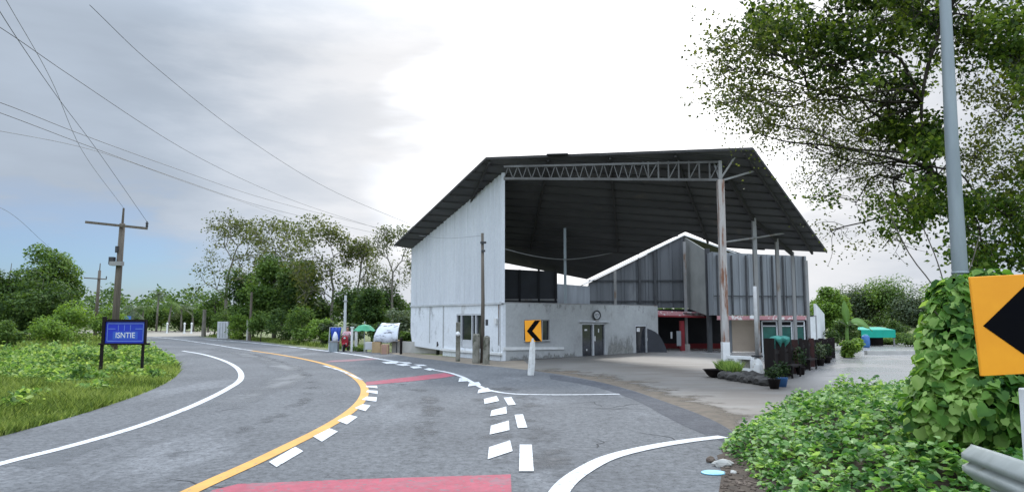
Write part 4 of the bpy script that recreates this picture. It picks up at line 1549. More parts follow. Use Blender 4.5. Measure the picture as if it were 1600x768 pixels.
b2 = G(831, 586)
r_, m_ = chevron(833, b2.y, 0.64, 0.83, zat(516.5, b2.y), 'small orange chevron board on a chipped white post in front of the grey wall', 0.2, tilt=R(-2), apex=0.07, arm=0.22)
mb = MB()
zt2 = zat(534, b2.y)
prof2 = [(-0.02, 0.15), (0.02, 0.14), (0.05, 0.13), (0.06, 0.11)]
pts = [b2 + Vector((-0.05, 0.08, -0.05)), b2 + Vector((0.0, 0.08, 0.5)), b2 + Vector((0.02, 0.08, 0.95)), Vector((b2.x + 0.04, b2.y + 0.08, zt2 + 0.15))]
mb.tube(pts, [0.14, 0.15, 0.13, 0.10], 6)
mb.build('post', grime_white, r_)

# ------------------------------------------------------------------ blue town sign
sy = G(162, 585).y
sroot = thing('blue_notice_sign', 'wide dark blue notice board in a black frame on two black posts on the verge', 'sign', (xat(195, sy), sy, 0))
x0, x1 = xat(165, sy), xat(229, sy)
z0, z1 = zat(536, sy), zat(501, sy)
xc, zc = (x0 + x1) / 2, (z0 + z1) / 2
MB().box((xc, sy, zc), (x1 - x0, 0.05, z1 - z0)).build('panel', sign_blue, sroot)
fr = MB()
fr.box((x0 - 0.02, sy - 0.02, (z0 + z1) / 2 + 0.06), (0.12, 0.12, z1 - z0 + 0.22))
fr.box((x1, sy - 0.02, (z0 + z1) / 2), (0.06, 0.12, z1 - z0 + 0.1))
fr.box((xc, sy - 0.021, z1 + 0.02), (x1 - x0, 0.12, 0.08))
fr.box((xc, sy - 0.022, z0 - 0.02), (x1 - x0 + 0.36, 0.14, 0.07))
fr.build('frame', black_wood, sroot)
for q, w in ((161.5, 0.10), (225.5, 0.085)):
    MB().box((xat(q, sy), sy + 0.02, (z0 - 0.05) / 2), (w, 0.09, z0 - 0.06)).build('post', black_wood, sroot)
yf = sy - 0.028
tr_ = MB()
bx0, bx1, bz0, bz1 = x0 + 0.12, x1 - 0.09, z0 + 0.09, z1 - 0.10
tr_.box(((bx0 + bx1) / 2, yf, bz1), (bx1 - bx0, 0.006, 0.035))
tr_.box(((bx0 + bx1) / 2, yf, bz0), (bx1 - bx0, 0.006, 0.035))
tr_.box((bx0, yf - 0.003, (bz0 + bz1) / 2), (0.03, 0.006, bz1 - bz0))
tr_.box((bx1, yf - 0.003, (bz0 + bz1) / 2), (0.03, 0.006, bz1 - bz0))
for q in (0.30, 0.47, 0.64):
    tr_.box((bx0 + (bx1 - bx0) * q, yf - 0.001, bz1 - 0.17), (0.025, 0.006, 0.22))
tr_.box((bx0 + (bx1 - bx0) * 0.12, yf - 0.002, bz0 + 0.48), ((bx1 - bx0) * 0.2, 0.006, 0.03))
tr_.box((bx0 + (bx1 - bx0) * 0.88, yf - 0.002, bz0 + 0.48), ((bx1 - bx0) * 0.2, 0.006, 0.03))
tr_.build('border', sign_blue_l, sroot)
MB().box((xc + 0.02, yf + 0.001, bz0 + 0.22), (0.98, 0.004, 0.30)).build('text_strip', M('mid_blue_patch', (0.03, 0.08, 0.46), (0.03, 0.10, 0.42), 3, 0.5), sroot)
mw = Matrix.Translation((xc + 0.02, yf - 0.004, bz0 + 0.22)) @ Matrix.Rotation(PI / 2, 4, 'X') @ Matrix.Diagonal((0.95, 1.05, 1.0, 1))
text_mesh('ISNTIE', 0.29, 0.004, 'lettering', white_paint, sroot, mw)

# ------------------------------------------------------------------ utility poles and wires
def utility_pole(px, py_base, Y, top_py, arm_l, arm_r, label, r=0.17, mid=None):
    x = xat(px, Y)
    t = thing('utility_pole', label, 'utility pole', (x, Y, 0), 'wooden utility poles left of the road')
    ztop = zat(top_py, Y)
    zs = zat(349, Y) if mid else ztop * 0.9
    mb = MB()
    mb.tube([(x, Y, -0.1), (x + 0.04, Y, ztop * 0.5), (x + 0.1, Y, zs)], [r, r * 0.9, r * 0.75], 10)
    mb.build('pole', wood_grey, t, True)
    MB().tube([(x + 0.1, Y, zs - 0.3), (x + 0.12, Y, ztop)], [0.07, 0.05], 6).build('mast', wood_grey, t)
    a, b = W(*arm_l, Y), W(*arm_r, Y)
    cr = MB().beam(a + Vector((0, -r, 0)), b + Vector((0, -r, 0)), 0.10, 0.13).build('crossarm', wood_grey, t)
    for k in (b,):
        MB().lathe(k + Vector((-0.03, -r, 0.07)), [(0.05, 0), (0.075, 0.09), (0.05, 0.15), (0.085, 0.2), (0.03, 0.32)], 8).build('insulator', steel_dark, cr)
    return t, a, b, Vector((x + 0.12, Y, ztop))


UP = 38.0
up, ua, ub, ut = utility_pole(180, 530, UP, 325, (137, 347.5), (233, 357.5), 'tall wooden utility pole with a crossarm and bracket behind the blue sign', 0.19, True)
zc_ = zat(412, UP)
MB().box((xat(181, UP), UP - 0.22, zc_), (0.62, 0.34, 0.22)).build('bracket', steel_grey, up)
MB().box((xat(174, UP), UP - 0.25, zc_ + 0.15), (0.25, 0.25, 0.4)).build('fuse_box', steel_dark, up)
MB().box((xat(180, UP), UP - 0.22, zat(390, UP)), (0.12, 0.14, 0.35)).build('step_block', steel_dark, up)
u2, u2a, u2b, u2t = utility_pole(150, 500, 88.0, 411, (133, 434), (168, 436), 'distant utility pole left of the tall wooden one', 0.22)


def wire(pts, r, mat=cable_m, name='power_line', label='', sag=0.0):
    P = spline([Vector(p) for p in pts], 10)
    return tag(MB().tube(P, r, 4).build(name, mat), label, 'cable', 'overhead wires')


wire([W(140, 8, 22), W(235, 98, 28), W(380, 212, 38), W(510, 293, 48), W(645, 352, 60)], 0.014, label='topmost overhead wire crossing the sky down to the shed roof eave')
wire([W(-40, 18, 17), W(8, 48, 18), W(110, 118, 22), W(300, 240, 34), W(450, 310, 50), W(600, 360, 74)], 0.013, label='second overhead wire from the top, starting at the left edge near the corner')
wire([W(-60, 140, 21), W(8, 163, 23), W(120, 207, 28), W(260, 258, 36), W(420, 312, 52), W(640, 368, 80)], 0.014, label='upper of the close pair of overhead wires from the left edge')
wire([W(-60, 155, 21), W(8, 179, 23), W(130, 225, 28), W(270, 276, 36), W(420, 325, 52), W(640, 376, 80)], 0.014, label='lower of the close pair of overhead wires from the left edge')
wire([W(-60, 195, 24), W(8, 206, 26), W(140, 233, 31), W(300, 288, 42), W(480, 350, 66), W(560, 376, 80)], 0.011, cable_l, label='lowest and palest overhead wire above the roadside trees')
wire([ub + Vector((-0.03, -0.19, 0.36)), W(150, 232, 30), W(90, 152, 24), W(20, 50, 18), W(-30, -30, 15)], 0.011, label='steep wire rising left from the crossarm tip of the wooden pole')
wire([ut, W(130, 238, 31), W(80, 125, 24), W(15, 10, 18), W(-20, -50, 16)], 0.009, cable_l, label='steep pale wire rising left from the mast top of the wooden pole')
wire([W(-40, 310, 40), W(8, 328, 44), W(70, 380, 56), W(133, 433, 87.7)], 0.013, cable_l, label='thin wire running from the left edge to the distant utility pole')

# old wooden post in front of the shed wall, with concrete stumps
wp = G(753.5, 567)
t = thing('service_pole', 'slim dark wooden service pole in front of the white wall', 'pole', wp)
MB().tube([wp, wp + Vector((0.02, 0, 3)), wp + Vector((-0.02, 0, zat(364, wp.y)))], [0.11, 0.09, 0.065], 8).build('shaft', wood_grey, t, True)
for y_, w_ in ((379, 0.3), (392, 0.2)):
    MB().box(wp + Vector((0.03, -0.08, zat(y_, wp.y))), (w_, 0.1, 0.1)).build('clamp', steel_dark, t)
MB().box(wp + Vector((0.22, -0.05, 2.0)), (0.13, 0.16, 0.30)).build('meter', steel_dark, t)
MB().box(wp + Vector((0.22, -0.05, 1.0)), (0.11, 0.14, 0.7)).build('switch_box', steel_dark, t)
wire([wp + Vector((-0.02, -0.06, zat(368, wp.y))), W(700, 372, 38), W(655, 368, 41)], 0.008, cable_l, label='short thin wire from the service pole across the white cladding')


def stump(px, py, w, h, label, mat, lean=0.0):
    c = G(px, py)
    mb = MB()
    mb.tube([c + Vector((0, 0, -0.1)), c + Vector((lean * 0.3, 0, h * 0.3)), c + Vector((lean, 0, h * 0.95)), c + Vector((lean, 0, h))], [w * 0.55, w * 0.52, w * 0.5, w * 0.4], 7)
    return tag(mb.build('concrete_stump', mat), label, 'post', 'old concrete stumps by the shed door')


st1 = thing('gate_stump', 'tall mossy concrete post with a white lamp on its face left of the shop door', 'post', G(715.5, 564))
c = G(715.5, 564)
MB().box(c + Vector((0, 0, 1.0)), (0.22, 0.22, 2.0)).build('post', concrete_old, st1, bevel=0.02)
MB().lathe(c + Vector((0, -0.15, 1.28)), [(0.02, 0), (0.11, 0.05), (0.13, 0.12), (0.10, 0.2), (0.03, 0.25)], 10).build('lamp', white_paint, st1, True)
stump(744, 567.5, 0.36, 1.45, 'short mossy concrete stump left of the slim wooden service pole', concrete_old)
stump(759.5, 569, 0.32, 1.35, 'dark short concrete stump right of the slim wooden service pole', concrete_old, 0.03)

# ------------------------------------------------------------------ lamp post on the right
lp = thing('street_pole', 'tall grey galvanised street pole rising out of the vines', 'street pole', (xat(1503, 9.6), 9.6, 0))
x9 = xat(1504, 9.6)
pt_top = W(1474, -60, 9.6)
pole_pts = [Vector((x9 + 0.03, 9.6, 0)), W(1501, 440, 9.6), W(1487, 220, 9.6), pt_top, pt_top + (pt_top - W(1487, 220, 9.6)) * 0.9]
MB().tube(pole_pts, [0.108, 0.100, 0.086, 0.072, 0.055], 16).build('shaft', galv, lp, True)
MB().tube([W(1500.4, 428, 9.6), W(1500.2, 424, 9.6)], 0.108, 16).build('collar', galv, lp, True)

# ------------------------------------------------------------------ guardrail
gr = thing('guardrail', 'weathered metal guardrail end half buried in the ground cover', 'guardrail', (4.4, 6.3, 0))
prof = [(-0.155, 0.0), (-0.135, 0.012), (-0.075, 0.075), (-0.03, 0.075), (0.0, 0.02), (0.03, 0.075), (0.075, 0.075), (0.135, 0.012), (0.155, 0.0)]
gpath = [W(1519, 721, 7.0), W(1556, 735, 6.4), W(1610, 756, 5.75), W(1765, 816, 4.6)]
gpath = spline([Vector((p.x, p.y, p.z)) for p in gpath] + [Vector((4.0, 0, 0.72)), Vector((3.9, -20, 0.72))], 5)
gv, gf = [], []
for i, p in enumerate(gpath):
    a, b = gpath[max(i - 1, 0)], gpath[min(i + 1, len(gpath) - 1)]
    d = (b - a)
    d.z = 0
    d.normalize()
    o = Vector((d.y, -d.x, 0))
    if o.x > 0: o = -o
    for z_, y_ in prof:
        gv.append(p + o * y_ * 1.2 + Vector((0, 0, z_ * 1.1)))
kk = len(prof)
for i in range(len(gpath) - 1):
    for j in range(kk - 1):
        gf.append((i * kk + j, i * kk + j + 1, (i + 1) * kk + j + 1, (i + 1) * kk + j))
o = MB().add(gv, gf).build('beam', galv_rail, gr, True)
sm = o.modifiers.new('solid', 'SOLIDIFY')
sm.thickness = 0.006
for p in (gpath[3], gpath[14]):
    MB().box((p.x + 0.14, p.y, p.z / 2), (0.12, 0.15, p.z)).build('post', galv_rail, gr)

# ------------------------------------------------------------------ roadside stall and things by the road
YST = G(600, 551).y
# parasol
uc = Vector((xat(570, YST + 1.5), YST + 1.5, 0))
um = thing('parasol', 'faded green parasol shading the roadside stall', 'parasol', uc)
MB().tube([uc, uc + Vector((0, 0, 2.0))], 0.03, 6).build('pole', alu, um)
zt_, ze_ = zat(506, uc.y), zat(515.5, uc.y)
hw = 17 / F * uc.y
vs = [uc + Vector((0, 0, zt_))]
n = 16
for k in range(n):
    a = 2 * PI * k / n
    vs.append(uc + Vector((math.cos(a) * hw * 0.55, math.sin(a) * hw * 0.55, lerp(ze_, zt_, 0.75))))
for k in range(n):
    a = 2 * PI * k / n
    vs.append(uc + Vector((math.cos(a) * hw, math.sin(a) * hw, ze_ - (0.06 if k % 2 else 0))))
fs = [(0, 1 + k, 1 + (k + 1) % n) for k in range(n)] + [(1 + k, 1 + n + k, 1 + n + (k + 1) % n, 1 + (k + 1) % n) for k in range(n)]
o = MB().add(vs, fs).build('canopy', umb_green, um)
o.modifiers.new('solid', 'SOLIDIFY').thickness = 0.02
# stall cart with tarpaulin
sc = Vector((xat(603, YST), YST, 0))
stall = thing('stall_cart', 'roadside stall cart covered with a grubby white tarpaulin', 'stall', sc)
zt0, zt1, zt2_ = zat(504, YST), zat(524, YST), zat(534, YST)
lx, rx_ = xat(584, YST), xat(622, YST)
tx = xat(594, YST)
mb = MB()
nx = 10
vs = []
for j, (zz, yy, xl) in enumerate(((zt0, 1.2, tx), (zt0 - 0.02, 0.7, tx - 0.03), (lerp(zt0, zt1, .5), 0.25, lerp(Vector((tx, 0, 0)), Vector((lx, 0, 0)), .55).x), (zt1, 0.05, lx + 0.03), (zt2_, 0.0, lx))):
    for i in range(nx + 1):
        u = i / nx
        vs.append(Vector((xl + (rx_ - xl) * u, YST + yy - 0.03 * math.sin(u * 17 + j), zz - (0.05 * math.sin(u * PI) if j < 2 else 0) + (0.06 * math.sin(u * 9) if j == 4 else 0))))
fs = [(j * (nx + 1) + i, j * (nx + 1) + i + 1, (j + 1) * (nx + 1) + i + 1, (j + 1) * (nx + 1) + i) for j in range(4) for i in range(nx)]
o = MB().add(vs, fs).build('tarpaulin', tarp_white, stall, True)
o.modifiers.new('solid', 'SOLIDIFY').thickness = 0.015
for (u0, u1, zf, w) in ((0.15, 0.42, 0.80, .10), (0.50, 0.62, 0.84, .09), (0.66, 0.86, 0.80, .12), (0.30, 0.34, 0.45, .28), (0.22, 0.27, 0.35, .18), (0.45, 0.75, 0.22, .03)):
    yq = lerp(Vector((0, 0.30, 0)), Vector((0, 0.72, 0)), max(0, (zf - 0.45) / 0.5)).y - 0.10
    MB().box((lerp(Vector((lx + .2, 0, 0)), Vector((rx_, 0, 0)), (u0 + u1) / 2).x, YST + yq - 0.03, lerp(Vector((0, 0, zt1)), Vector((0, 0, zt0)), zf).z), ((rx_ - lx) * (u1 - u0), 0.012, w)).build('stain', steel_grey, o) if False else None
mb = MB()
mb.prism([Vector((lx, YST + 0.06, zt2_)), Vector((tx, YST + 1.2, zt0 - 0.03)), Vector((tx, YST + 1.25, zt2_)), ], (0.02, 0, 0))
mb.build('side_flap', tarp_white, stall)
MB().box(((lx + rx_) / 2, YST + 0.7, 0.78), (rx_ - lx - 0.1, 1.1, 0.08)).build('counter', wood_box, stall)
for x in (lx + 0.1, rx_ - 0.1):
    for y in (0.2, 1.15):
        MB().box((x, YST + y, 0.37), (0.07, 0.07, 0.74)).build('leg', steel_dark, stall)
        MB().box((x, YST + y, lerp(0.82, zt0 - 0.04, .5) if y > 0.5 else 0.95), (0.05, 0.05, (zt0 - 0.86) if y > 0.5 else 0.26)).build('upright', steel_dark, stall)
for a, b, zz in ((0.30, 0.72, 0.18), (0.18, 0.5, 0.36), (0.35, 0.95, 0.52)):
    pass


def crate(px0, px1, py, hpx, label, mat, dy=0.0):
    c = G((px0 + px1) / 2, py)
    w = (px1 - px0) / F * c.y
    h = hpx / F * c.y
    t = thing('crate', label, 'crate', c, 'plywood crates in front of the stall')
    c = c + Vector((0, 0.25 + dy, 0))
    MB().box(c + Vector((0, 0, h / 2)), (w, 0.5, h)).build('body', mat, t, bevel=0.01)
    for s in (-1, 1):
        MB().box(c + Vector((s * (w / 2 - 0.04), -0.26, h / 2)), (0.06, 0.02, h)).build('batten', wood_box, t)


crate(581, 594, 551, 17, 'tall yellowish plywood crate at the left of the stall', wood_box)
crate(594.5, 606, 553, 15, 'reddish plywood crate at the right front of the stall', wood_red)
# low planter wall between the stall and shed
ka, kb = G(612, 553), G(690, 561)
kw = tag(MB().beam(G(612, 550.5) + Vector((0, 0.4, 0.36)), G(694, 553) + Vector((0, 0.6, 0.36)), 0.2, 0.72).build('low_wall', concrete_pale), 'low pale concrete wall between the stall and the white clad wall', 'wall')
for q, lb in ((626.5, 'short black post at the left end of the low pale wall'),):
    c = G(q, 553)
    tag(MB().tube([c, c + Vector((0, 0, 0.95)), c + Vector((0.0, 0, 1.0))], [0.08, 0.08, 0.05], 8).build('bollard', black_wood), lb, 'bollard')

# white posts of the old gate by the stall
for q, py, tp_, w, lb in ((549.5, 549, 512, 0.14, 'short white gate post left of the green parasol'), (556, 548, 517, 0.16, 'short pale grey gate post under the edge of the green parasol')):
    c = G(q, py)
    mb = MB()
    mb.box(c + Vector((0, 0, zat(tp_, c.y) / 2)), (w, w, zat(tp_, c.y)))
    mb.box(c + Vector((0, 0, zat(tp_, c.y) + 0.04)), (w * 1.5, w * 1.5, 0.08))
    tag(mb.build('gate_pillar', white_paint), lb, 'post', 'short white gate posts')
c = G(538, 545)
lpx = thing('lamp_pole', 'thin pale concrete pole behind the person on the red scooter', 'pole', c)
MB().tube([c, c + Vector((0, 0, zat(461, c.y)))], [0.12, 0.09], 8).build('shaft', alu, lpx)
MB().box(c + Vector((0, -0.1, zat(470, c.y))), (0.3, 0.08, 0.08)).build('clamp', steel_grey, lpx)
# blue tarpaulin hung on a rail
c = G(526, 548)
bt = thing('hanging_tarpaulin', 'bright blue tarpaulin hanging on a rail beside the pale pole', 'tarpaulin', c)
zt_ = zat(511, c.y)
vs = []
nx = 12
for j in range(5):
    for i in range(nx + 1):
        u, v = i / nx, j / 4
        wd = lerp(0.75, 0.45, v)
        vs.append(c + Vector((-0.1 + (u - 0.5) * wd, 0.08 * math.sin(u * 20) * (0.4 + v), zt_ - v * (zt_ - 0.55))))
fs = [(j * (nx + 1) + i, j * (nx + 1) + i + 1, (j + 1) * (nx + 1) + i + 1, (j + 1) * (nx + 1) + i) for j in range(4) for i in range(nx)]
o = MB().add(vs, fs).build('sheet', tarp_blue, bt, True)
o.modifiers.new('solid', 'SOLIDIFY').thickness = 0.02
mb = MB()
mb.tube([c + Vector((-0.55, 0, 0)), c + Vector((-0.5, 0, zt_)), c + Vector((0.35, 0, zt_)), c + Vector((0.38, 0, 0))], 0.03, 6)
mb.build('rail', alu, bt)
c = G(522, 549.5)
mb = MB()
bn = thing('metal_bin', 'square grey metal bin with a white bag left of the red scooter', 'bin', c)
mb.box(c + Vector((0, 0, 0.33)), (0.55, 0.5, 0.66))
mb.build('body', galv, bn, bevel=0.02)
MB().box(c + Vector((0, 0, 0.68)), (0.6, 0.55, 0.05)).build('lid', steel_grey, bn)
MB().lathe(c + Vector((0.05, 0, 0.705)), [(0.15, 0), (0.2, 0.15), (0.15, 0.4), (0.06, 0.62)], 8).build('bag', tarp_white, bn, True)
# cold box under the parasol
c = G(576, 550)
t = thing('cool_box', 'pale grey cool box on a stand left of the white tarpaulin', 'cool box', c)
MB().box(c + Vector((0, 0.2, 0.42)), (0.5, 0.4, 0.5)).build('body', alu, t, bevel=0.02)
for sx in (-0.2, 0.2):
    for sy in (0.05, 0.35):
        MB().box(c + Vector((sx, sy, 0.085)), (0.05, 0.05, 0.17)).build('leg', steel_grey, t)

# ------------------------------------------------------------------ red scooter with a rider, facing the camera
scp = G(537, 549)
sct = thing('motor_scooter', 'red motor scooter facing the camera by the blue tarpaulin', 'scooter', scp)
o0 = scp + Vector((0, 0.35, 0))
for yy, nm in ((-0.3, 'wheel'), (0.95, 'wheel')):
    mb = MB()
    ring = [o0 + Vector((0, yy + 0.22 * math.cos(a), 0.27 + 0.22 * math.sin(a))) for a in [2 * PI * i / 18 for i in range(19)]]
    mb.tube(ring, 0.055, 7)
    mb.add(*(lambda q: (q, [tuple(range(18))]))([o0 + Vector((0, yy + 0.19 * math.cos(a), 0.27 + 0.19 * math.sin(a))) for a in [2 * PI * i / 18 for i in range(18)]]))
    mb.build(nm, rubber, sct, True)
mb = MB()
mb.prism([o0 + Vector((x, -0.12, z)) for x, z in ((-0.16, 0.32), (0.16, 0.32), (0.24, 0.62), (0.2, 0.95), (0.08, 1.03), (-0.08, 1.03), (-0.2, 0.95), (-0.24, 0.62))], (0, 0.1, 0.02))
mb.build('front_apron', scoot_red, sct, bevel=0.02)
MB().prism([o0 + Vector((0.09, y, z)) for y, z in ((-0.48, 0.50), (-0.3, 0.58), (-0.08, 0.5), (-0.12, 0.40), (-0.3, 0.50))], (-0.18, 0, 0)).build('mudguard', scoot_red, sct)
MB().box(o0 + Vector((0, 0.25, 0.30)), (0.26, 0.6, 0.08)).build('footboard', rubber, sct)
mb = MB()
mb.prism([o0 + Vector((0.13, y, z)) for y, z in ((0.45, 0.32), (1.15, 0.45), (1.2, 0.7), (0.5, 0.68))], (-0.26, 0, 0))
mb.build('rear_body', scoot_red, sct, bevel=0.03)
MB().box(o0 + Vector((0, 0.8, 0.74)), (0.28, 0.72, 0.09)).build('seat', rubber, sct, bevel=0.02)
mb = MB()
mb.tube([o0 + Vector((-0.34, 0.1, 1.06)), o0 + Vector((-0.12, -0.02, 1.05)), o0 + Vector((0.12, -0.02, 1.05)), o0 + Vector((0.34, 0.1, 1.06))], 0.022, 6)
mb.build('handlebar', rubber, sct)
MB().lathe(o0 + Vector((0, -0.16, 0.82)), [(0.01, 0.0), (0.075, 0.03), (0.075, 0.1), (0.01, 0.13)], 10).build('headlight', alu, sct, True)
MB().box(o0 + Vector((0.02, -0.135, 0.5)), (0.2, 0.02, 0.14)).build('number_plate', white_paint, sct)


def skin_person(name, label, loc, joints, edges, radii, matfn, mats, sub=2):
    me = bpy.data.meshes.new(name)
    me.from_pydata([tuple(j) for j in joints], edges, [])
    ob = bpy.data.objects.new(name, me)
    COL.objects.link(ob)
    md = ob.modifiers.new('skin', 'SKIN')
    for i, r in enumerate(radii):
        me.skin_vertices[0].data[i].radius = r if isinstance(r, tuple) else (r, r)
    me.skin_vertices[0].data[0].use_root = True
    md.use_smooth_shade = True
    s = ob.modifiers.new('sub', 'SUBSURF')
    s.levels = sub
    s.render_levels = sub
    bpy.context.view_layer.update()
    m2 = bpy.data.meshes.new_from_object(ob.evaluated_get(bpy.context.evaluated_depsgraph_get()))
    bpy.data.objects.remove(ob)
    m2.materials.clear()
    o = link_mesh(name, m2, mats)
    o.location = loc
    ORIGIN[o.name] = Vector(loc)
    for p in m2.polygons:
        p.material_index = matfn(p.center)
        p.use_smooth = True
    return tag(o, label, 'person')


# seated rider: local frame, y towards the back, seat at z=0.79
J = [(0, 0.68, 0.86), (0, 0.64, 1.05), (0, 0.60, 1.24), (0, 0.60, 1.34), (0, 0.585, 1.42), (0, 0.575, 1.52), (0, 0.585, 1.60),
     (-0.18, 0.60, 1.27), (-0.27, 0.45, 1.09), (-0.30, 0.18, 1.06), (-0.30, 0.09, 1.06),
     (0.18, 0.60, 1.27), (0.27, 0.45, 1.09), (0.30, 0.18, 1.06), (0.30, 0.09, 1.06),
     (-0.10, 0.66, 0.85), (-0.15, 0.24, 0.84), (-0.13, 0.30, 0.44), (-0.14, 0.16, 0.37),
     (0.10, 0.66, 0.85), (0.17, 0.24, 0.84), (0.22, 0.22, 0.42), (0.22, 0.10, 0.37)]
E = [(0, 1), (1, 2), (2, 3), (3, 4), (4, 5), (5, 6), (2, 7), (7, 8), (8, 9), (9, 10), (2, 11), (11, 12), (12, 13), (13, 14), (0, 15), (15, 16), (16, 17), (17, 18), (0, 19), (19, 20), (20, 21), (21, 22)]
RR = [0.14, 0.13, (0.15, 0.11), 0.06, 0.075, 0.095, 0.075, 0.06, 0.045, 0.035, 0.04, 0.06, 0.045, 0.035, 0.04, 0.085, 0.065, 0.05, 0.045, 0.085, 0.065, 0.05, 0.045]


def rider_mat(c):
    if c.z > 1.32: return 0
    if c.z < 0.93: return 2 if c.z > 0.42 else 0
    if c.y < 0.42: return 0
    return 1


pr = skin_person('person', 'person in a pale pink shirt sitting on the red scooter', o0, J, E, RR, rider_mat, [skin_m, pink_cloth, dark_cloth])
mb = MB()
hc = o0 + Vector((0, 0.60, 1.54))
bm = bmesh.new()
bmesh.ops.create_uvsphere(bm, u_segments=16, v_segments=10, radius=1)
for v in bm.verts:
    z = v.co.z
    yy = v.co.y
    f = 1.0 if (yy > -0.35 or z > 0.45) else 0.75
    v.co = Vector((v.co.x * 0.112 * f, yy * 0.12 * f + 0.01, z * 0.125 + 0.01)) + hc - pr.location
me = bpy.data.meshes.new('hair')
bm.to_mesh(me)
bm.free()
hr = link_mesh('hair', me, hair_m, pr)
me.polygons.foreach_set('use_smooth', [True] * len(me.polygons))
mb = MB()
fc = o0 + Vector((0, 0.575, 1.52))
for sx in (-1, 1):
    mb.box(fc + Vector((sx * 0.035, -0.098, 0.015)), (0.02, 0.012, 0.01))
mb.build('eyes', hair_m, pr)

# ------------------------------------------------------------------ far signs, cabinet and posts
c = G(347, 528.5)
t = thing('metal_cabinet', 'pale grey metal cabinet standing in the bushes by the far road', 'cabinet', c)
zz = zat(502, c.y)
wd = 17 / F * c.y
MB().box(c + Vector((0, 0.3, zz / 2)), (wd, 0.5, zz)).build('body', alu, t, bevel=0.02)
for s in (-0.25, 0.0, 0.25):
    MB().box(c + Vector((wd * s, 0.04, zz * 0.5)), (0.05, 0.03, zz * 0.86)).build('slat', steel_grey, t)
c = G(390, 531.5)
t = thing('distribution_pole', 'slender grey pole paired with a short concrete post by the far bushes', 'pole', c)
MB().tube([c, c + Vector((0.03, 0, zat(456, c.y)))], [0.16, 0.11], 8).build('shaft', wood_grey, t)
MB().tube([c + Vector((-0.22, -0.1, 0)), c + Vector((-0.22, -0.1, zat(500, c.y)))], 0.09, 6).build('strut', concrete_pale, t)
c = G(318, 525.5)
t = thing('roadside_post', 'weathered grey post at the corner of the far junction', 'pole', c)
MB().tube([c, c + Vector((0, 0, zat(483, c.y)))], [0.28, 0.2], 7).build('shaft', bark_pale, t)
c = Vector((xat(199, 95), 95, 0))
t = thing('direction_sign', 'small light blue road sign far behind the dark blue notice board', 'sign', c)
MB().box(c + Vector((0, 0, zat(499, 95))), (0.95, 0.08, 0.95)).build('panel', M('light_blue_sign', (0.06, 0.16, 0.48), (0.08, 0.2, 0.5), 2, 0.5), t)
MB().tube([c + Vector((0, 0.08, 0)), c + Vector((0, 0.08, 2.3))], 0.06, 6).build('post', alu, t)
# people-height white garden statues / posts at the compound
for q, lb in ((262, 'slim white pillar in front of the far palms, left of centre'), (289, 'slim white pillar under the middle of the far palms'), (300, 'slim white pillar nearest the grey post at the far junction')):
    Yp = 104
    c = Vector((xat(q, Yp), Yp, 0))
    mb = MB()
    mb.lathe(c, [(0.2, 0), (0.2, 0.12), (0.12, 0.16), (0.11, 1.3), (0.17, 1.35), (0.14, 1.5), (0.06, 1.6)], 8)
    tag(mb.build('white_pillar', white_paint), lb, 'pillar', 'white pillars at the far compound')

# ------------------------------------------------------------------ right background: awning, kerb, annexes
aw = Vector((xat(1372, 56), 56, 0))
t = thing('market_awning', 'flat turquoise awning over a dark stand at the end of the drive', 'awning', aw)
ax0, ax1 = xat(1345, 56), xat(1398, 56)
za, zb_ = zat(515, 56), zat(527, 56)
mb = MB()
mb.prism([Vector((ax0, 56, za)), Vector((ax0, 56, zb_)), Vector((ax1, 56, zb_)), Vector((ax1, 56, za))], (0, 0.06, 0))
mb.prism([Vector((ax0, 56.06, za - 0.03)), Vector((ax1, 56.06, za - 0.03)), Vector((ax1 + 0.4, 59, za + 0.15)), Vector((ax0 + 0.3, 59, za + 0.15))], (0, 0, 0.04))
mb.build('sheet', teal, t)
for x, y in ((ax0 + 0.1, 56.1), (ax1 - 0.1, 56.1), (ax0 + 0.4, 58.9), (ax1 + 0.2, 58.9)):
    MB().box((x, y, (za - 0.05) / 2), (0.09, 0.09, za - 0.05)).build('leg', steel_grey, t)
MB().box(((ax0 + ax1) / 2 + 0.3, 58.5, 0.35), (2.4, 0.5, 0.7)).build('counter', black_wood, t)
c = Vector((xat(1351, 54), 54, 0))
t = thing('water_barrel', 'blue plastic barrel under the left end of the turquoise awning', 'barrel', c)
MB().lathe(c, [(0.24, 0), (0.28, 0.1), (0.29, 0.45), (0.28, 0.8), (0.22, 0.9), (0.05, 0.92)], 14).build('drum', blue_mid, t, True)
MB().lathe(c + Vector((0, 0, 0.925)), [(0.16, 0), (0.16, 0.05), (0.02, 0.06)], 12).build('cap', blue_pale, t)
ka = G(1353, 553.5)
kb = G(1440, 553.0)
tag(MB().beam(ka + Vector((0, 0, 0.12)), kb + Vector((0, 0, 0.12)), 0.35, 0.24).build('kerb', concrete_pale), kind='structure')
# low earth bank at the back right
bank = MB()
vs, fs = [], []
NX, NY = 24, 6
for j in range(NY + 1):
    for i in range(NX + 1):
        u, v = i / NX, j / NY
        vs.append(Vector((19 + u * 45, 60 + v * 26 + 4 * math.sin(u * 5), 1.3 * math.sin(min(v * 1.6, 1) * PI / 2) * (0.55 + 0.45 * math.sin(u * PI)) + 0.25 * math.sin(u * 23 + j) * v - 0.05)))
for j in range(NY):
    for i in range(NX):
        fs.append((j * (NX + 1) + i, j * (NX + 1) + i + 1, (j + 1) * (NX + 1) + i + 1, (j + 1) * (NX + 1) + i))
tag(bank.add(vs, fs).build('earth_bank', gm, None, True), kind='structure')

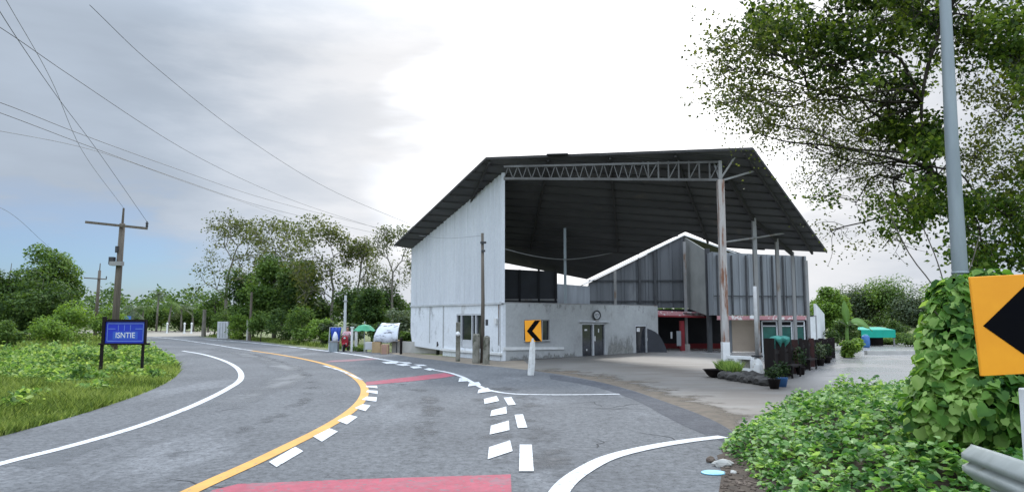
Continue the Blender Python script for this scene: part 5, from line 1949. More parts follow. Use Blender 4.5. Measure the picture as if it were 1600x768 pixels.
# ------------------------------------------------------------------ trees
def blob_tree(name, label, px, Y, top_py, half_px, leaf, seed, n=5000, ls=0.30, base_z=0.0, low=0.12, clumps=16, group=None, trunk=bark, cat='tree', squash=1.0, x=None, bottom=None):
    """dense crown built from leaf clumps on limbs"""
    rg = np.random.default_rng(seed)
    x = xat(px, Y) if x is None else x
    H = zat(top_py, Y)
    hw = half_px / F * Y * 1.12
    t = thing(name, label, cat, (x, Y, 0), group)
    z0 = H * low if bottom is None else bottom
    cz, rz = (z0 + H) / 2, (H - z0) / 2
    mb = MB()
    r0 = max(0.05, H * 0.018)
    mb.tube([(x, Y, -0.05), (x + hw * 0.05, Y, H * 0.3), (x - hw * 0.04, Y, H * 0.6), (x, Y, H * 0.85)], [r0, r0 * .8, r0 * .5, r0 * .15], 7)
    P, O = [], []
    for k in range(clumps):
        u = unit(rg.normal(size=3))
        rr = 0.35 + 0.42 * rg.random()
        c = np.array([x + u[0] * hw * rr, Y + u[1] * hw * rr * squash, cz + u[2] * rz * rr * 1.05])
        cr = hw * (0.30 + 0.22 * rg.random())
        crz = min(cr * 0.8, rz * 0.5)
        m = int(n / clumps)
        uu = unit(rg.normal(size=(m, 3)))
        r = 0.45 + 0.65 * rg.random(m) ** 0.7
        P.append(c + uu * r[:, None] * np.array([cr, cr, crz]))
        O.append(uu * 0.5)
        s = Vector((x, Y, max(z0 * 0.8, min(c[2] - 0.2, H * 0.7))))
        mb.tube([s, lerp(s, Vector(c), 0.5) + Vector((0, 0, -0.05 * H)), Vector(c)], [r0 * .4, r0 * .25, r0 * .08], 4)
    P, O = np.concatenate(P), np.concatenate(O)
    k_ = P[:, 2] > 0.05
    mb.build('trunk', trunk, t, True)
    npmesh('crown', leaf_verts(rg, P[k_], ls, 0.5, DIAM, O[k_]), 4, leaf, t)
    return t


def open_tree(name, label, px, Y, top_py, half_px, leaf, seed, ls=0.28, fork=0.45, depth=5, per_tip=10, spread=0.75, group=None, trunk=bark_pale, tip_r=0.5, lean=0.0):
    """tall airy tree grown limb by limb, leaf tufts at the twig ends"""
    rg = random.Random(seed)
    nr = np.random.default_rng(seed)
    x = xat(px, Y)
    H = zat(top_py, Y)
    hw = half_px / F * Y
    t = thing(name, label, 'tree', (x, Y, 0), group)
    segs, tips = [], []
    r0 = H * 0.014

    def grow(p, d, L, r, k):
        pts, rad = [p], [r]
        for i in range(3):
            d = (d + Vector((rg.gauss(0, .16), rg.gauss(0, .16), rg.gauss(0.03, .08)))).normalized()
            p = p + d * L / 3
            pts.append(p)
            rad.append(r * (1 - 0.25 * (i + 1) / 3))
        segs.append((pts, rad))
        if k == 0:
            tips.append(p)
            return
        if k <= 2: tips.append(lerp(pts[1], pts[2], rg.random()))
        nb = rg.choice((2, 3, 3)) if k > 1 else 3
        a0 = rg.random() * 6.28
        for b in range(nb):
            a = a0 + b * 6.28 / nb + rg.gauss(0, .3)
            side = d.cross(Vector((math.cos(a), math.sin(a), 0.3))).normalized()
            nd = (d * 0.75 + side * spread * (0.7 + 0.5 * rg.random()) + Vector((0, 0, 0.08))).normalized()
            grow(p, nd, L * (0.66 + 0.18 * rg.random()), r * 0.62, k - 1)

    h1 = H * fork
    trunk_pts = [Vector((x, Y, -0.05)), Vector((x + lean * 0.3 + rg.gauss(0, .1), Y, h1 * 0.5)), Vector((x + lean, Y, h1))]
    segs.append((trunk_pts, [r0, r0 * 0.85, r0 * 0.7]))
    grow(trunk_pts[-1], Vector((0, 0, 1)), (H - h1) * 0.36, r0 * 0.7, depth)
    for q in range(3):
        a = rg.random() * 6.28
        grow(lerp(trunk_pts[1], trunk_pts[2], 0.3 + 0.3 * q), Vector((math.cos(a) * .8, math.sin(a) * .8, 0.5)).normalized(), (H - h1) * 0.28, r0 * 0.35, depth - 2)
    # fit to the surveyed height and width
    T = np.array([tuple(p) for p in tips])
    zs = (H - h1) / max(T[:, 2].max() - h1, 0.1)
    xs = hw / max(np.percentile(np.abs(T[:, 0] - x), 96), 0.1)
    fit = lambda p: Vector((x + (p.x - x) * (xs if p.z > h1 * 0.4 else 1), Y + (p.y - Y) * (xs if p.z > h1 * 0.4 else 1), h1 + (p.z - h1) * zs if p.z > h1 else p.z))
    mb = MB()
    for pts, rad in segs:
        if pts is trunk_pts:
            mb.tube(pts, rad, 7, False)
        else:
            mb.tube([fit(p) if i or True else p for i, p in enumerate(pts)], [max(q, 0.018) for q in rad], 4, False)
    mb.build('trunk', trunk, t)
    T = np.array([tuple(fit(p)) for p in tips])
    P = np.repeat(T, per_tip, 0) + nr.normal(size=(len(T) * per_tip, 3)) * np.array([tip_r, tip_r, tip_r * 0.5])
    npmesh('crown', leaf_verts(nr, P, ls, 0.3, DIAM), 4, leaf, t)
    return t


def palm(label, px, Y, top_py, seed, group, leaf=tree_md, fr_len=1.9, cat='palm'):
    rg = random.Random(seed)
    x = xat(px, Y)
    H = zat(top_py, Y)
    t = thing('palm_tree', label, cat, (x, Y, 0), group)
    hh = H - fr_len * 0.35
    bx_ = rg.gauss(0, .25)
    MB().tube([(x, Y, -0.05), (x + bx_ * .5, Y, hh * 0.5), (x + bx_, Y, hh)], [0.20, 0.15, 0.12], 7).build('trunk', bark_pale, t, True)
    V = []
    for k in range(15):
        a = k * 2.4 + rg.random() * .4
        el = rg.uniform(-0.35, 1.1)
        L = fr_len * rg.uniform(0.8, 1.15)
        p = Vector((x + bx_, Y, hh))
        d = Vector((math.cos(a) * math.cos(el), math.sin(a) * math.cos(el), math.sin(el)))
        N = 9
        for i in range(N):
            d = (d + Vector((0, 0, -0.16))).normalized()
            q = p + d * L / N
            s = d.cross(Vector((0, 0, 1))).normalized()
            lw = L * 0.32 * math.sin((i + 0.8) / (N + 0.6) * PI) + 0.05
            for sg in (-1, 1):
                tip = p + s * sg * lw + d * lw * 0.5 + Vector((0, 0, -lw * 0.45))
                V.append([p, p + d * (L / N) * 0.62, tip, tip - d * 0.02])
            V.append([p - s * .02, p + s * .02, q + s * .015, q - s * .015])
            p = q
    V = np.array([[tuple(c) for c in f] for f in V])
    npmesh('fronds', V, 4, leaf, t)
    return t


# left woodland
blob_tree('broadleaf_tree', 'dark broadleaf tree with a peaked crown at the far left of the field', 76, 76, 373, 40, tree_md, 1, 9000, 0.30, low=0.1, clumps=22)
blob_tree('broadleaf_tree', 'dark broadleaf tree at the left edge of the photo', 12, 74, 390, 52, tree_dk, 2, 9000, 0.30, low=0.05, clumps=20)
blob_tree('broadleaf_tree', 'low dark tree filling the gap at the foot of the peaked tree', 64, 70, 418, 62, tree_dk, 3, 9000, 0.28, low=0.02, clumps=18)
blob_tree('shrub', 'bright green shrub at the right foot of the dark peaked tree', 108, 64, 470, 36, tree_lt, 4, 3800, 0.2, low=0.0, clumps=14, cat='shrub')
blob_tree('shrub', 'yellow green bush behind the tall wooden utility pole', 172, 70, 478, 30, tree_lt, 5, 3000, 0.22, low=0.0, clumps=12, cat='shrub')
blob_tree('shrub', 'low bright bush at the left side of the open field', 85, 58, 487, 30, tree_lt, 6, 2500, 0.18, low=0.0, clumps=10, cat='shrub')
blob_tree('shrub', 'small dark bush at the left edge of the grass field', 12, 48, 500, 26, tree_md, 7, 2400, 0.16, low=0.0, clumps=9, cat='shrub')
# far wood all round the plain, one mass
rgw = np.random.default_rng(31)
n_ = 60000
ang = R(-60) + rgw.random(n_) * R(130)
rad = 170 + rgw.random(n_) * 45
top = 6.5 + 2.2 * np.sin(ang * 23) + 1.6 * np.sin(ang * 57 + 1) + 1.0 * np.sin(ang * 131)
Pw = np.stack([np.sin(ang) * rad, np.cos(ang) * rad, rgw.random(n_) ** 0.8 * top + rgw.normal(size=n_) * .4], 1)
tag(npmesh('far_wood', leaf_verts(rgw, Pw, 0.8, 0.5, DIAM), 4, tree_dk), 'far-off dark green wood closing the plain along the horizon', 'wood', kind='stuff')
# distant palms and bushes at the junction
PG = 'palms at the far junction'
for i, (q, tpy, lb) in enumerate(((206, 476, 'leftmost far palm just above the dark blue notice board'), (222, 470, 'second far palm right of the wooden utility pole'),
                                  (245, 454, 'tallest slim far palm standing above the others'), (262, 466, 'far palm right of the tallest slim one'),
                                  (284, 474, 'far palm above the middle of the junction'), (303, 470, 'far palm left of the grey post at the junction'), (326, 466, 'rightmost far palm beside the tall sparse tree'))):
    palm(lb, q, 112 + 3 * (i % 3), tpy, 20 + i, PG, tree_md if i % 2 else tree_gr, 2.4 if i != 2 else 1.5)
for i, (q, tpy, hwp, lb, lm) in enumerate(((215, 478, 30, 'leftmost dark bush under the far palms', tree_dk), (252, 476, 30, 'dark bush in the middle under the far palms', tree_md), (290, 474, 30, 'dark bush right of the middle under the far palms', tree_dk), (325, 470, 28, 'dark bush at the right end of the far palms', tree_md), (172, 480, 30, 'dark distant bush behind the wooden utility pole', tree_dk))):
    blob_tree('distant_bush', lb, q, 122, tpy, hwp, lm, 40 + i, 2600, 0.36, low=0.0, clumps=12, group='bushes under the far palms', cat='bush')
# roadside wood in the middle
TG = 'tall sparse trees by the road'
open_tree('sparse_tree', 'tall sparse tree with a flat open crown, leftmost of the tall ones', 352, 86, 330, 56, tree_ol, 51, 0.26, 0.44, 5, 9, 0.9, TG, tip_r=0.42)
open_tree('sparse_tree', 'tall sparse tree leaning left, second of the tall ones', 428, 78, 346, 50, tree_ol, 52, 0.26, 0.45, 5, 9, 0.85, TG, tip_r=0.42)
open_tree('sparse_tree', 'tall sparse tree behind the pale pole, third of the tall ones', 520, 70, 342, 52, tree_ol, 53, 0.24, 0.42, 5, 15, 0.85, TG, tip_r=0.42)
open_tree('sparse_tree', 'tall sparse tree half hidden by the white clad wall', 612, 64, 356, 42, tree_ol, 54, 0.18, 0.42, 5, 11, 0.8, TG, tip_r=0.36)
open_tree('sparse_tree', 'smaller sparse tree between the third tall tree and the dark round tree', 556, 72, 372, 30, tree_ol, 55, 0.2, 0.40, 5, 9, 0.75, TG, tip_r=0.36)
DG = 'dense trees by the road'
blob_tree('dense_tree', 'dense dark tree just right of the leftmost sparse tree', 378, 80, 404, 28, tree_dk, 61, 4500, 0.28, low=0.08, clumps=14, group=DG)
blob_tree('dense_tree', 'dense mid green tree in the middle of the roadside wood', 430, 74, 388, 44, tree_md, 62, 9000, 0.28, low=0.05, clumps=18, group=DG)
blob_tree('dense_tree', 'dense green tree right of the middle of the roadside wood', 470, 72, 392, 40, tree_dk, 63, 8500, 0.28, low=0.05, clumps=18, group=DG)
blob_tree('dense_tree', 'mid green tree filling the left of the roadside wood', 396, 78, 432, 34, tree_md, 67, 6000, 0.28, low=0.02, clumps=16, group=DG)
blob_tree('dense_tree', 'dark tree behind the leaves between the pale pole and the dark round tree', 548, 68, 442, 30, tree_dk, 68, 5000, 0.24, low=0.02, clumps=14, group=DG)
blob_tree('dense_tree', 'dark low tree under the gap between the second and third tall trees', 452, 80, 420, 36, tree_dk, 69, 6000, 0.28, low=0.02, clumps=16, group=DG)
blob_tree('dense_tree', 'dark tree filling the right end of the roadside wood by the white wall', 606, 66, 440, 32, tree_dk, 60, 5500, 0.24, low=0.02, clumps=16, group=DG)
blob_tree('dense_tree', 'thin dark tree in the shade left of the pale pole', 506, 74, 440, 26, tree_dk, 64, 3000, 0.26, low=0.05, clumps=10, group=DG)
blob_tree('dense_tree', 'dark round dense tree behind the green parasol', 581, 58, 446, 29, tree_dk, 65, 6500, 0.20, low=0.05, clumps=18, group=DG)
blob_tree('dense_tree', 'low dark tree left of the leftmost sparse tree trunk', 336, 88, 450, 30, tree_md, 66, 4000, 0.30, low=0.02, clumps=14, group=DG)
SG = 'shrubs along the far road edge'
for i, (q, Yq, tpy, hwp, lm, lb) in enumerate((
        (350, 84, 478, 30, tree_md, 'green shrub behind the pale metal cabinet'),
        (376, 74, 488, 22, tree_lt, 'light green shrub just right of the pale metal cabinet'),
        (408, 68, 484, 24, tree_md, 'green shrub just right of the slender grey pole'),
        (440, 64, 478, 28, tree_dk, 'dark shrub at the middle of the far road edge'),
        (472, 60, 480, 28, tree_md, 'broad mid green shrub left of the blue tarpaulin'),
        (502, 56, 492, 20, tree_lt, 'light green shrub beside the blue tarpaulin'),
        (512, 56, 488, 15, tree_gr, 'grey leaved shrub behind the blue tarpaulin'),
        (550, 53, 505, 14, tree_gr, 'grey leaved shrub between the pale pole and the green parasol'),
        (628, 52, 474, 26, tree_gr, 'pale green shrub behind the white tarpaulin stall'),
        (560, 57, 498, 16, tree_dk, 'dark shrub behind the post of the green parasol'),
        (596, 56, 496, 18, tree_dk, 'dark shrub hidden behind the white tarpaulin'),
        (655, 53, 500, 20, tree_md, 'green shrub behind the back corner of the white clad wall'),
        (634, 47.6, 516, 12, tree_md, 'small green shrub above the low pale wall'))):
    blob_tree('shrub', lb, q, Yq, tpy, hwp, lm, 70 + i, 2600, 0.17, low=0.0, clumps=12, group=SG, cat='shrub')
c = G(562, 549)
blob_tree('flower_bed', 'low clump of dark plants on the ground under the green parasol', 560, c.y, 541, 10, tree_md, 90, 700, 0.10, low=0.0, clumps=8, cat='plants')

# right background wood
RG = 'trees behind the turquoise awning'
for i, (q, Yq, tpy, hwp, lm, lb) in enumerate((
        (1296, 72, 446, 30, tree_lt, 'light green tree at the corner of the grey hall'),
        (1340, 84, 438, 40, tree_gr, 'grey green tree behind the left half of the turquoise awning'),
        (1392, 80, 432, 44, tree_md, 'dark green tree behind the right half of the turquoise awning'),
        (1440, 76, 440, 42, tree_gr, 'grey green tree behind the vine covered pole'),
        (1500, 70, 436, 46, tree_lt, 'light tree behind the street pole'),
        (1570, 66, 440, 46, tree_md, 'tree seen behind the orange chevron board'))):
    blob_tree('bank_tree', lb, q, Yq, tpy, hwp, lm, 100 + i, 7500, 0.24, low=0.06, clumps=22, group=RG)
for i, (q, Yq, tpy, hwp, lm, lb) in enumerate((
        (1316, 50, 494, 24, tree_dk, 'dark bush at the end of the black fence'),
        (1328, 40, 524, 17, tree_lt, 'low leafy bush spilling on the wet drive beside the fence'),
        (1385, 60, 524, 24, tree_md, 'low bush under the turquoise awning'),
        (1425, 56, 518, 26, tree_md, 'bush right of the turquoise awning'),
        (1400, 66, 494, 18, tree_dk, 'dark bush on the bank above the turquoise awning'),
        (1350, 66, 492, 18, tree_md, 'bush on the bank behind the banana leaves'))):
    blob_tree('shrub', lb, q, Yq, tpy, hwp, lm, 110 + i, 2600, 0.15, low=0.0, clumps=10, group='shrubs round the turquoise awning', cat='shrub')
# banana plant
bp = Vector((xat(1322, 43), 43, 0))
t = thing('banana_plant', 'banana plant with two broad bright leaves by the end of the hall', 'plant', bp)
MB().tube([bp, bp + Vector((0, 0, 1.2)), bp + Vector((0.05, 0, 2.0))], [0.14, 0.11, 0.07], 8).build('stem', banana_m, t, True)


def big_leaf(p, d, L, w, droop, up=Vector((0, 0, 1)), flat=None):
    s = d.cross(up)
    if s.length < 0.2: s = Vector((1, 0.25, 0))
    s.normalize()
    if flat: s = flat
    vs, N = [], 10
    for i in range(N + 1):
        u = i / N
        ww = w * math.sin(min(u * 1.08 + 0.06, 1) * PI) ** 0.6 * 0.5 if i < N else 0.01
        q = p + d * L * u + Vector((0, 0, -droop * u * u))
        vs += [q - s * ww + Vector((0, 0, 0.04)), q, q + s * ww + Vector((0, 0, 0.04))]
    fs = []
    for i in range(N):
        a = i * 3
        fs += [(a, a + 1, a + 4, a + 3), (a + 1, a + 2, a + 5, a + 4)]
    o = MB().add(vs, fs).build('leaf', banana_m, t, True)
    o.modifiers.new('solid', 'SOLIDIFY').thickness = 0.01


big_leaf(bp + Vector((0.05, 0, 1.9)), Vector((-0.1, 0, 1)), 1.5, 0.5, 0.0, flat=Vector((1, 0.2, 0)))
big_leaf(bp + Vector((0.3, 0, 2.0)), Vector((0.75, -0.1, 0.1)).normalized(), 1.2, 0.55, 0.75, flat=Vector((0.3, 0.5, 0.75)).normalized())
big_leaf(bp + Vector((0.0, 0, 1.8)), Vector((-0.7, -0.3, 0.5)).normalized(), 1.2, 0.4, 0.5)
big_leaf(bp + Vector((0.0, 0, 1.7)), Vector((0.2, -0.8, 0.4)).normalized(), 1.2, 0.4, 0.5)

# ------------------------------------------------------------------ the tree overhead on the right
rg = np.random.default_rng(77)
TY = 14.0
root_x = xat(1790, TY)
nt_ = thing('overhanging_tree', 'large tree overhanging the right side of the photo with small leaves', 'tree', (root_x, TY, 0))
mb = MB()
tk = [Vector((root_x, TY, -0.1)), Vector((root_x - 0.05, TY, 2.0)), Vector((root_x - 0.2, TY + 0.1, 4.0)), W(1730, 120, TY), W(1690, 0, TY), W(1600, -160, TY)]
mb.tube(spline(tk, 4), [0.26 - 0.17 * i / 20 for i in range(21)], 9)
# (px, py, rx, ry, twigs, leaves per twig, leaf size, material index, distance)
CL = [(1190, 30, 80, 42, 95, 16, .075, 0, 13), (1280, 20, 95, 50, 150, 18, .08, 0, 13.5), (1375, 30, 80, 60, 170, 18, .08, 0, 14), (1440, 60, 60, 90, 170, 18, .08, 0, 14.5),
      (1330, 90, 80, 48, 120, 16, .075, 0, 14), (1240, 90, 80, 44, 85, 14, .07, 0, 13), (1160, 75, 60, 48, 70, 13, .065, 1, 12.5), (1128, 110, 36, 34, 30, 10, .055, 1, 12.5), (1165, 150, 60, 40, 55, 10, .055, 1, 12.6),
      (1410, 180, 60, 50, 105, 17, .08, 0, 14), (1395, 212, 40, 22, 50, 18, .085, 0, 13.8), (1440, 215, 32, 30, 55, 16, .085, 2, 13.6),
      (1215, 150, 85, 45, 75, 12, .06, 1, 13), (1310, 155, 75, 45, 80, 12, .06, 1, 13.5), (1190, 195, 55, 32, 50, 10, .055, 1, 13), (1260, 220, 70, 35, 70, 10, .05, 1, 13.5),
      (1340, 225, 55, 40, 60, 10, .05, 1, 13.8), (1300, 270, 75, 40, 80, 9, .048, 1, 14), (1390, 270, 60, 40, 60, 10, .05, 1, 14), (1150, 215, 40, 30, 12, 8, .05, 1, 12.8),
      (1330, 325, 75, 24, 55, 10, .06, 2, 13.5), (1410, 335, 70, 26, 90, 13, .075, 2, 13.3), (1455, 300, 35, 40, 55, 13, .075, 2, 13.5), (1300, 372, 45, 25, 12, 8, .05, 1, 13.5), (1390, 385, 60, 26, 18, 8, .05, 1, 13.2),
      (1540, 30, 60, 60, 110, 16, .08, 0, 14), (1585, 90, 50, 70, 95, 16, .085, 2, 13.5), (1530, 110, 35, 60, 40, 12, .07, 1, 14), (1560, 190, 55, 60, 85, 12, .065, 1, 14.5),
      (1520, 250, 30, 55, 40, 12, .065, 1, 14), (1575, 270, 50, 50, 70, 12, .07, 1, 14.5), (1540, 340, 55, 45, 95, 14, .08, 2, 13.5), (1590, 350, 40, 60, 80, 14, .08, 2, 13.5), (1560, 405, 60, 26, 80, 14, .075, 2, 13.2), (1500, 395, 40, 30, 30, 10, .07, 2, 13.4),
      (1640, 60, 60, 90, 110, 14, .08, 0, 13.5), (1660, 220, 60, 90, 90, 14, .08, 2, 13.5), (1480, -60, 160, 60, 160, 14, .08, 0, 13.5), (1280, -60, 150, 50, 130, 14, .08, 0, 13), (1660, 360, 60, 60, 70, 14, .08, 2, 13.3)]
leafsets = {0: [], 1: [], 2: []}
hub = [W(1640, -60, TY), W(1560, -130, TY), W(1600, -160, TY), W(1480, -150, TY - .3), W(1400, -170, TY - .5), W(1690, 60, TY), W(1752, 240, TY), W(1765, 330, TY)]
mb.tube(spline([W(1690, 0, TY), W(1560, -130, TY), W(1400, -170, TY - .5), W(1250, -150, TY - .8)], 5), [0.09 - 0.07 * i / 15 for i in range(16)], 7)
mb.tube(spline([W(1600, -160, TY), W(1480, 20, TY - .2), W(1440, 160, TY - .4), W(1452, 280, TY - .6)], 5), [0.06 - 0.045 * i / 15 for i in range(16)], 6)
hub += [W(1480, 20, TY - .2), W(1440, 160, TY - .4), W(1455, 260, TY - .6)]
for (cx, cy, rx, ry, nt2, lpt, ls, mi, Yc) in CL:
    c = W(cx, cy, Yc)
    h = min(hub, key=lambda q: (q - c).length)
    wv = lambda: Vector((rg.normal() * .2, rg.normal() * .35, rg.normal() * .2))
    limb = spline([h, lerp(h, c, 0.25) + wv(), lerp(h, c, 0.5) + wv(), lerp(h, c, 0.75) + wv() * 0.8, c + wv() * 0.3], 4)
    n_ = len(limb)
    L_ = (h - c).length
    mb.tube(limb, [0.006 + (0.006 + 0.0055 * L_) * (1 - i / n_) for i in range(n_)], 5, False)
    nt2 = int(nt2 * (0.60 if mi == 0 else 1.35 if mi == 1 else (0.75 if cy > 280 else 1.1)))
    lpt = int(lpt * (1.15 if mi == 0 else 1.25))
    nsub = max(5, int(nt2 / (5.5 if mi != 1 else 4)))
    a = rg.random(nsub) * 2 * PI
    r = np.sqrt(rg.random(nsub)) * (0.9 + 0.35 * rg.random(nsub))
    sub = [(cx + rx * r[q] * math.cos(a[q]), cy + ry * r[q] * math.sin(a[q]), Yc + rg.normal() * 0.75) for q in range(nsub)]
    for k in range(nt2):
        u_, v_, y2 = sub[k % nsub]
        sp_ = 17 if mi != 1 else 22
        tp_ = W(u_ + rg.normal() * sp_, v_ + rg.normal() * sp_ * 0.62, y2 + rg.normal() * 0.18)
        s = min((limb[int(n_ * (0.35 + 0.6 * rg.random()))] for _ in range(4)), key=lambda q: (q - tp_).length)
        m_ = lerp(s, tp_, 0.55) + Vector((rg.normal() * .06, rg.normal() * .06, 0.08))
        if k % 3 == 0: mb.tube(spline([s, lerp(s, tp_, .35) + Vector((rg.normal() * .09, rg.normal() * .09, .10)), lerp(s, tp_, .7) + Vector((rg.normal() * .08, rg.normal() * .08, .06)), tp_], 2), [0.007, 0.006, 0.006, 0.005, 0.005, 0.004, 0.003], 3, False)
        # leaves strung along the outer half of the twig
        f = rg.random(lpt)
        dirv = (tp_ - m_)
        base_ = np.array(tp_) - (1 - f[:, None]) * np.array(dirv.normalized() * min(dirv.length, 0.55))
        leafsets[mi].append((base_ + rg.normal(size=(lpt, 3)) * np.array([.10, .10, .07]), np.full(lpt, ls * (1.28 if mi != 1 else 1.08))))
mb.build('trunk', bark_backlit, nt_)
for mi, mm, nm in ((0, near_leaf, 'crown'), (1, near_leaf_y, 'crown'), (2, near_leaf_g, 'crown')):
    P = np.concatenate([q[0] for q in leafsets[mi]])
    s = np.concatenate([q[1] for q in leafsets[mi]]) * (0.7 + 0.6 * rg.random(len(P)))
    npmesh(nm, leaf_verts(rg, P, s, 0.25, DIAM, droop=0.5), 4, mm, nt_)

# bare saplings under it
sp = thing('sapling', 'thin bare sapling with slanting stems behind the vines', 'sapling', W(1455, 560, 11.5))
sp.location.z = 0
ORIGIN[sp.name] = Vector(sp.location)
mb = MB()
for a, b, m_ in (((1470, 470), (1375, 300), (1420, 395)), ((1480, 470), (1440, 350), (1465, 410)), ((1490, 470), (1530, 370), (1515, 420))):
    mb.tube(spline([Vector((W(*a, 11.5).x, 11.5, 0.3)), W(*a, 11.5), W(*m_, 11.6), W(*b, 11.8)], 4), 0.011, 4)
mb.build('stems', bark, sp)

# ------------------------------------------------------------------ vine column round the pole
vc = thing('vine_thicket', 'tall thicket of broad green vine leaves climbing the street pole', 'vine', (x9, 9.6, 0))
rg = np.random.default_rng(91)
P, O = [], []
zs_top = zat(442, 9.4)
# lumps: (px, py, Y, radius x, radius z)
for (q, y_, Yq, rx, rz, n_) in ((1500, 470, 9.3, .34, .30, 500), (1490, 510, 9.2, .36, .42, 430), (1530, 500, 9.2, .42, .42, 480), (1500, 560, 9.0, .46, .45, 560), (1560, 560, 9.0, .52, .5, 600), (1482, 602, 8.9, .40, .40, 440),
                                (1520, 630, 8.7, .55, .45, 600), (1590, 640, 8.6, .55, .55, 600), (1620, 560, 9.0, .6, .6, 600), (1474, 556, 9.1, .28, .4, 280), (1478, 645, 8.7, .44, .35, 470), (1640, 500, 9.3, .5, .5, 450), (1545, 450, 9.4, .3, .25, 220)):
    n_ = int(n_ * 1.7)
    c = np.array(W(q, y_, Yq))
    u = unit(rg.normal(size=(n_, 3)))
    r = 0.55 + 0.55 * rg.random(n_)
    P.append(c + u * r[:, None] * np.array([rx, rx, rz]))
    O.append(u * 1.1)
P, O = np.concatenate(P), np.concatenate(O)
k_ = P[:, 2] > 0.06
npmesh('leaves', leaf_verts(rg, P[k_], 0.06 + 0.13 * rg.random(int(k_.sum())) ** 1.3, 0.35, LOBED, O[k_] + np.array([0, -0.25, 0]), droop=1.6, cup=0.16), 12, vine_m, vc)
mb = MB()
for k in range(26):
    a = W(1430 + rg.random() * 170 + 30, 690, 8.9 + rg.random() * .6)
    b = W(1440 + rg.random() * 170, 460 + rg.random() * 120, 9.0 + rg.random() * .5)
    mb.tube(spline([Vector((a.x, a.y, 0.0)), lerp(a, b, .5) + Vector((rg.normal() * .1, rg.normal() * .1, 0)), b], 4), 0.010, 4)
mb.build('stems', bark, vc)

# ------------------------------------------------------------------ ground cover bank on the right
def mound_h(x, y):
    """height of the overgrown roadside heap"""
    # distance inside from the road-side outline
    e = 0.0
    cx1 = np.exp(-(((x - 6.3) / 2.6) ** 2 + ((y - 11.0) / 3.6) ** 2))
    cx2 = np.exp(-(((x - 5.2) / 1.3) ** 2 + ((y - 9.2) / 1.9) ** 2))
    cx3 = np.exp(-(((x - 7.8) / 2.6) ** 2 + ((y - 12.6) / 3.0) ** 2))
    return 0.48 * cx1 + 0.30 * cx2 + 0.32 * cx3 + 0.10 * np.sin(x * 3.1 + y * 2.3) * np.sin(y * 2.1 - x) * cx1 + 0.26 * np.exp(-(((x - 6.1) / .6) ** 2 + ((y - 13.2) / .8) ** 2)) + 0.30 * np.exp(-(((x - 7.8) / .6) ** 2 + ((y - 14.2) / .9) ** 2)) + 0.18 * np.exp(-(((x - 4.9) / .5) ** 2 + ((y - 11.4) / .6) ** 2))


outline = [G(*p) for p in ((1122, 702), (1155, 686), (1185, 668), (1225, 652), (1265, 636), (1300, 622), (1345, 612), (1400, 606), (1460, 606), (1540, 606), (1640, 606), (1760, 620))]
outline += [Vector((9.5, 8.0, 0)), Vector((7.5, 4.0, 0)), Vector((4.6, 3.5, 0)), Vector((4.35, 6.5, 0)), Vector((3.6, 7.0, 0)), G(1192, 772), G(1160, 732), G(1132, 709)]
OP = [(p.x, p.y) for p in outline]
bx = np.array(OP)
soilmb = MB()
gx = np.linspace(bx[:, 0].min() - .3, bx[:, 0].max() + .3, 60)
gy = np.linspace(bx[:, 1].min() - .3, bx[:, 1].max() + .3, 60)
XX, YY = np.meshgrid(gx, gy)


def edge_dist(P):
    d = np.full(len(P), 1e9)
    for i in range(len(OP)):
        a, b = np.array(OP[i]), np.array(OP[(i + 1) % len(OP)])
        ab = b - a
        t_ = np.clip(((P - a) @ ab) / (ab @ ab), 0, 1)
        d = np.minimum(d, np.linalg.norm(P - (a + t_[:, None] * ab), axis=1))
    return d


PP = np.stack([XX.ravel(), YY.ravel()], 1)
ins = inpoly(PP, OP)
ed = edge_dist(PP)
hh = np.where(ins, mound_h(PP[:, 0], PP[:, 1]) * np.clip(ed / 0.6, 0, 1) + 0.03 * np.clip(ed / .1, 0, 1), -0.04)
vs = [Vector((a, b, c)) for (a, b), c in zip(PP, hh)]
fs = []
for j in range(59):
    for i in range(59):
        f = (j * 60 + i, j * 60 + i + 1, (j + 1) * 60 + i + 1, (j + 1) * 60 + i)
        if ins[list(f)].any(): fs.append(f)
tag(soilmb.add(vs, fs).build('earth_mound', soil, None, True), kind='structure')
rg = np.random.default_rng(93)
N = 150000
lo, hi = bx.min(0), bx.max(0)
Q = lo + rg.random((N, 2)) * (hi - lo)
k_ = inpoly(Q, OP)
Q = Q[k_]
ed = edge_dist(Q)
k_ = rg.random(len(Q)) < np.clip(ed / 0.12, 0.0, 1)
Q, ed = Q[k_], ed[k_]
# leave the heap's own clumps: density and height vary
lump = 0.5 + 0.5 * np.sin(Q[:, 0] * 5.1 + 1.3 * np.sin(Q[:, 1] * 3.7)) * np.sin(Q[:, 1] * 4.3 + 1.1 * np.sin(Q[:, 0] * 2.9))
zq = mound_h(Q[:, 0], Q[:, 1]) * np.clip(ed / 0.6, 0, 1) + np.clip(ed / 0.35, 0.12, 1) * (0.03 + rg.random(len(Q)) * (0.12 + 0.30 * lump ** 1.5))
P = np.concatenate([Q, zq[:, None]], 1)
sz = 0.030 + 0.050 * rg.random(len(Q)) ** 1.4 + 0.024 * lump
# young fine leaves further back, bolder leaves near the camera
sz = sz * np.clip(1.25 - (Q[:, 1] - 8) * 0.06, 0.75, 1.3)
npm = npmesh('ground_cover', leaf_verts(rg, P, sz, 1.1, LOBED, cup=0.18), 12, cover_m)
tag(npm, 'dense low ground cover of lobed green leaves on the roadside heap', 'ground cover', kind='stuff')

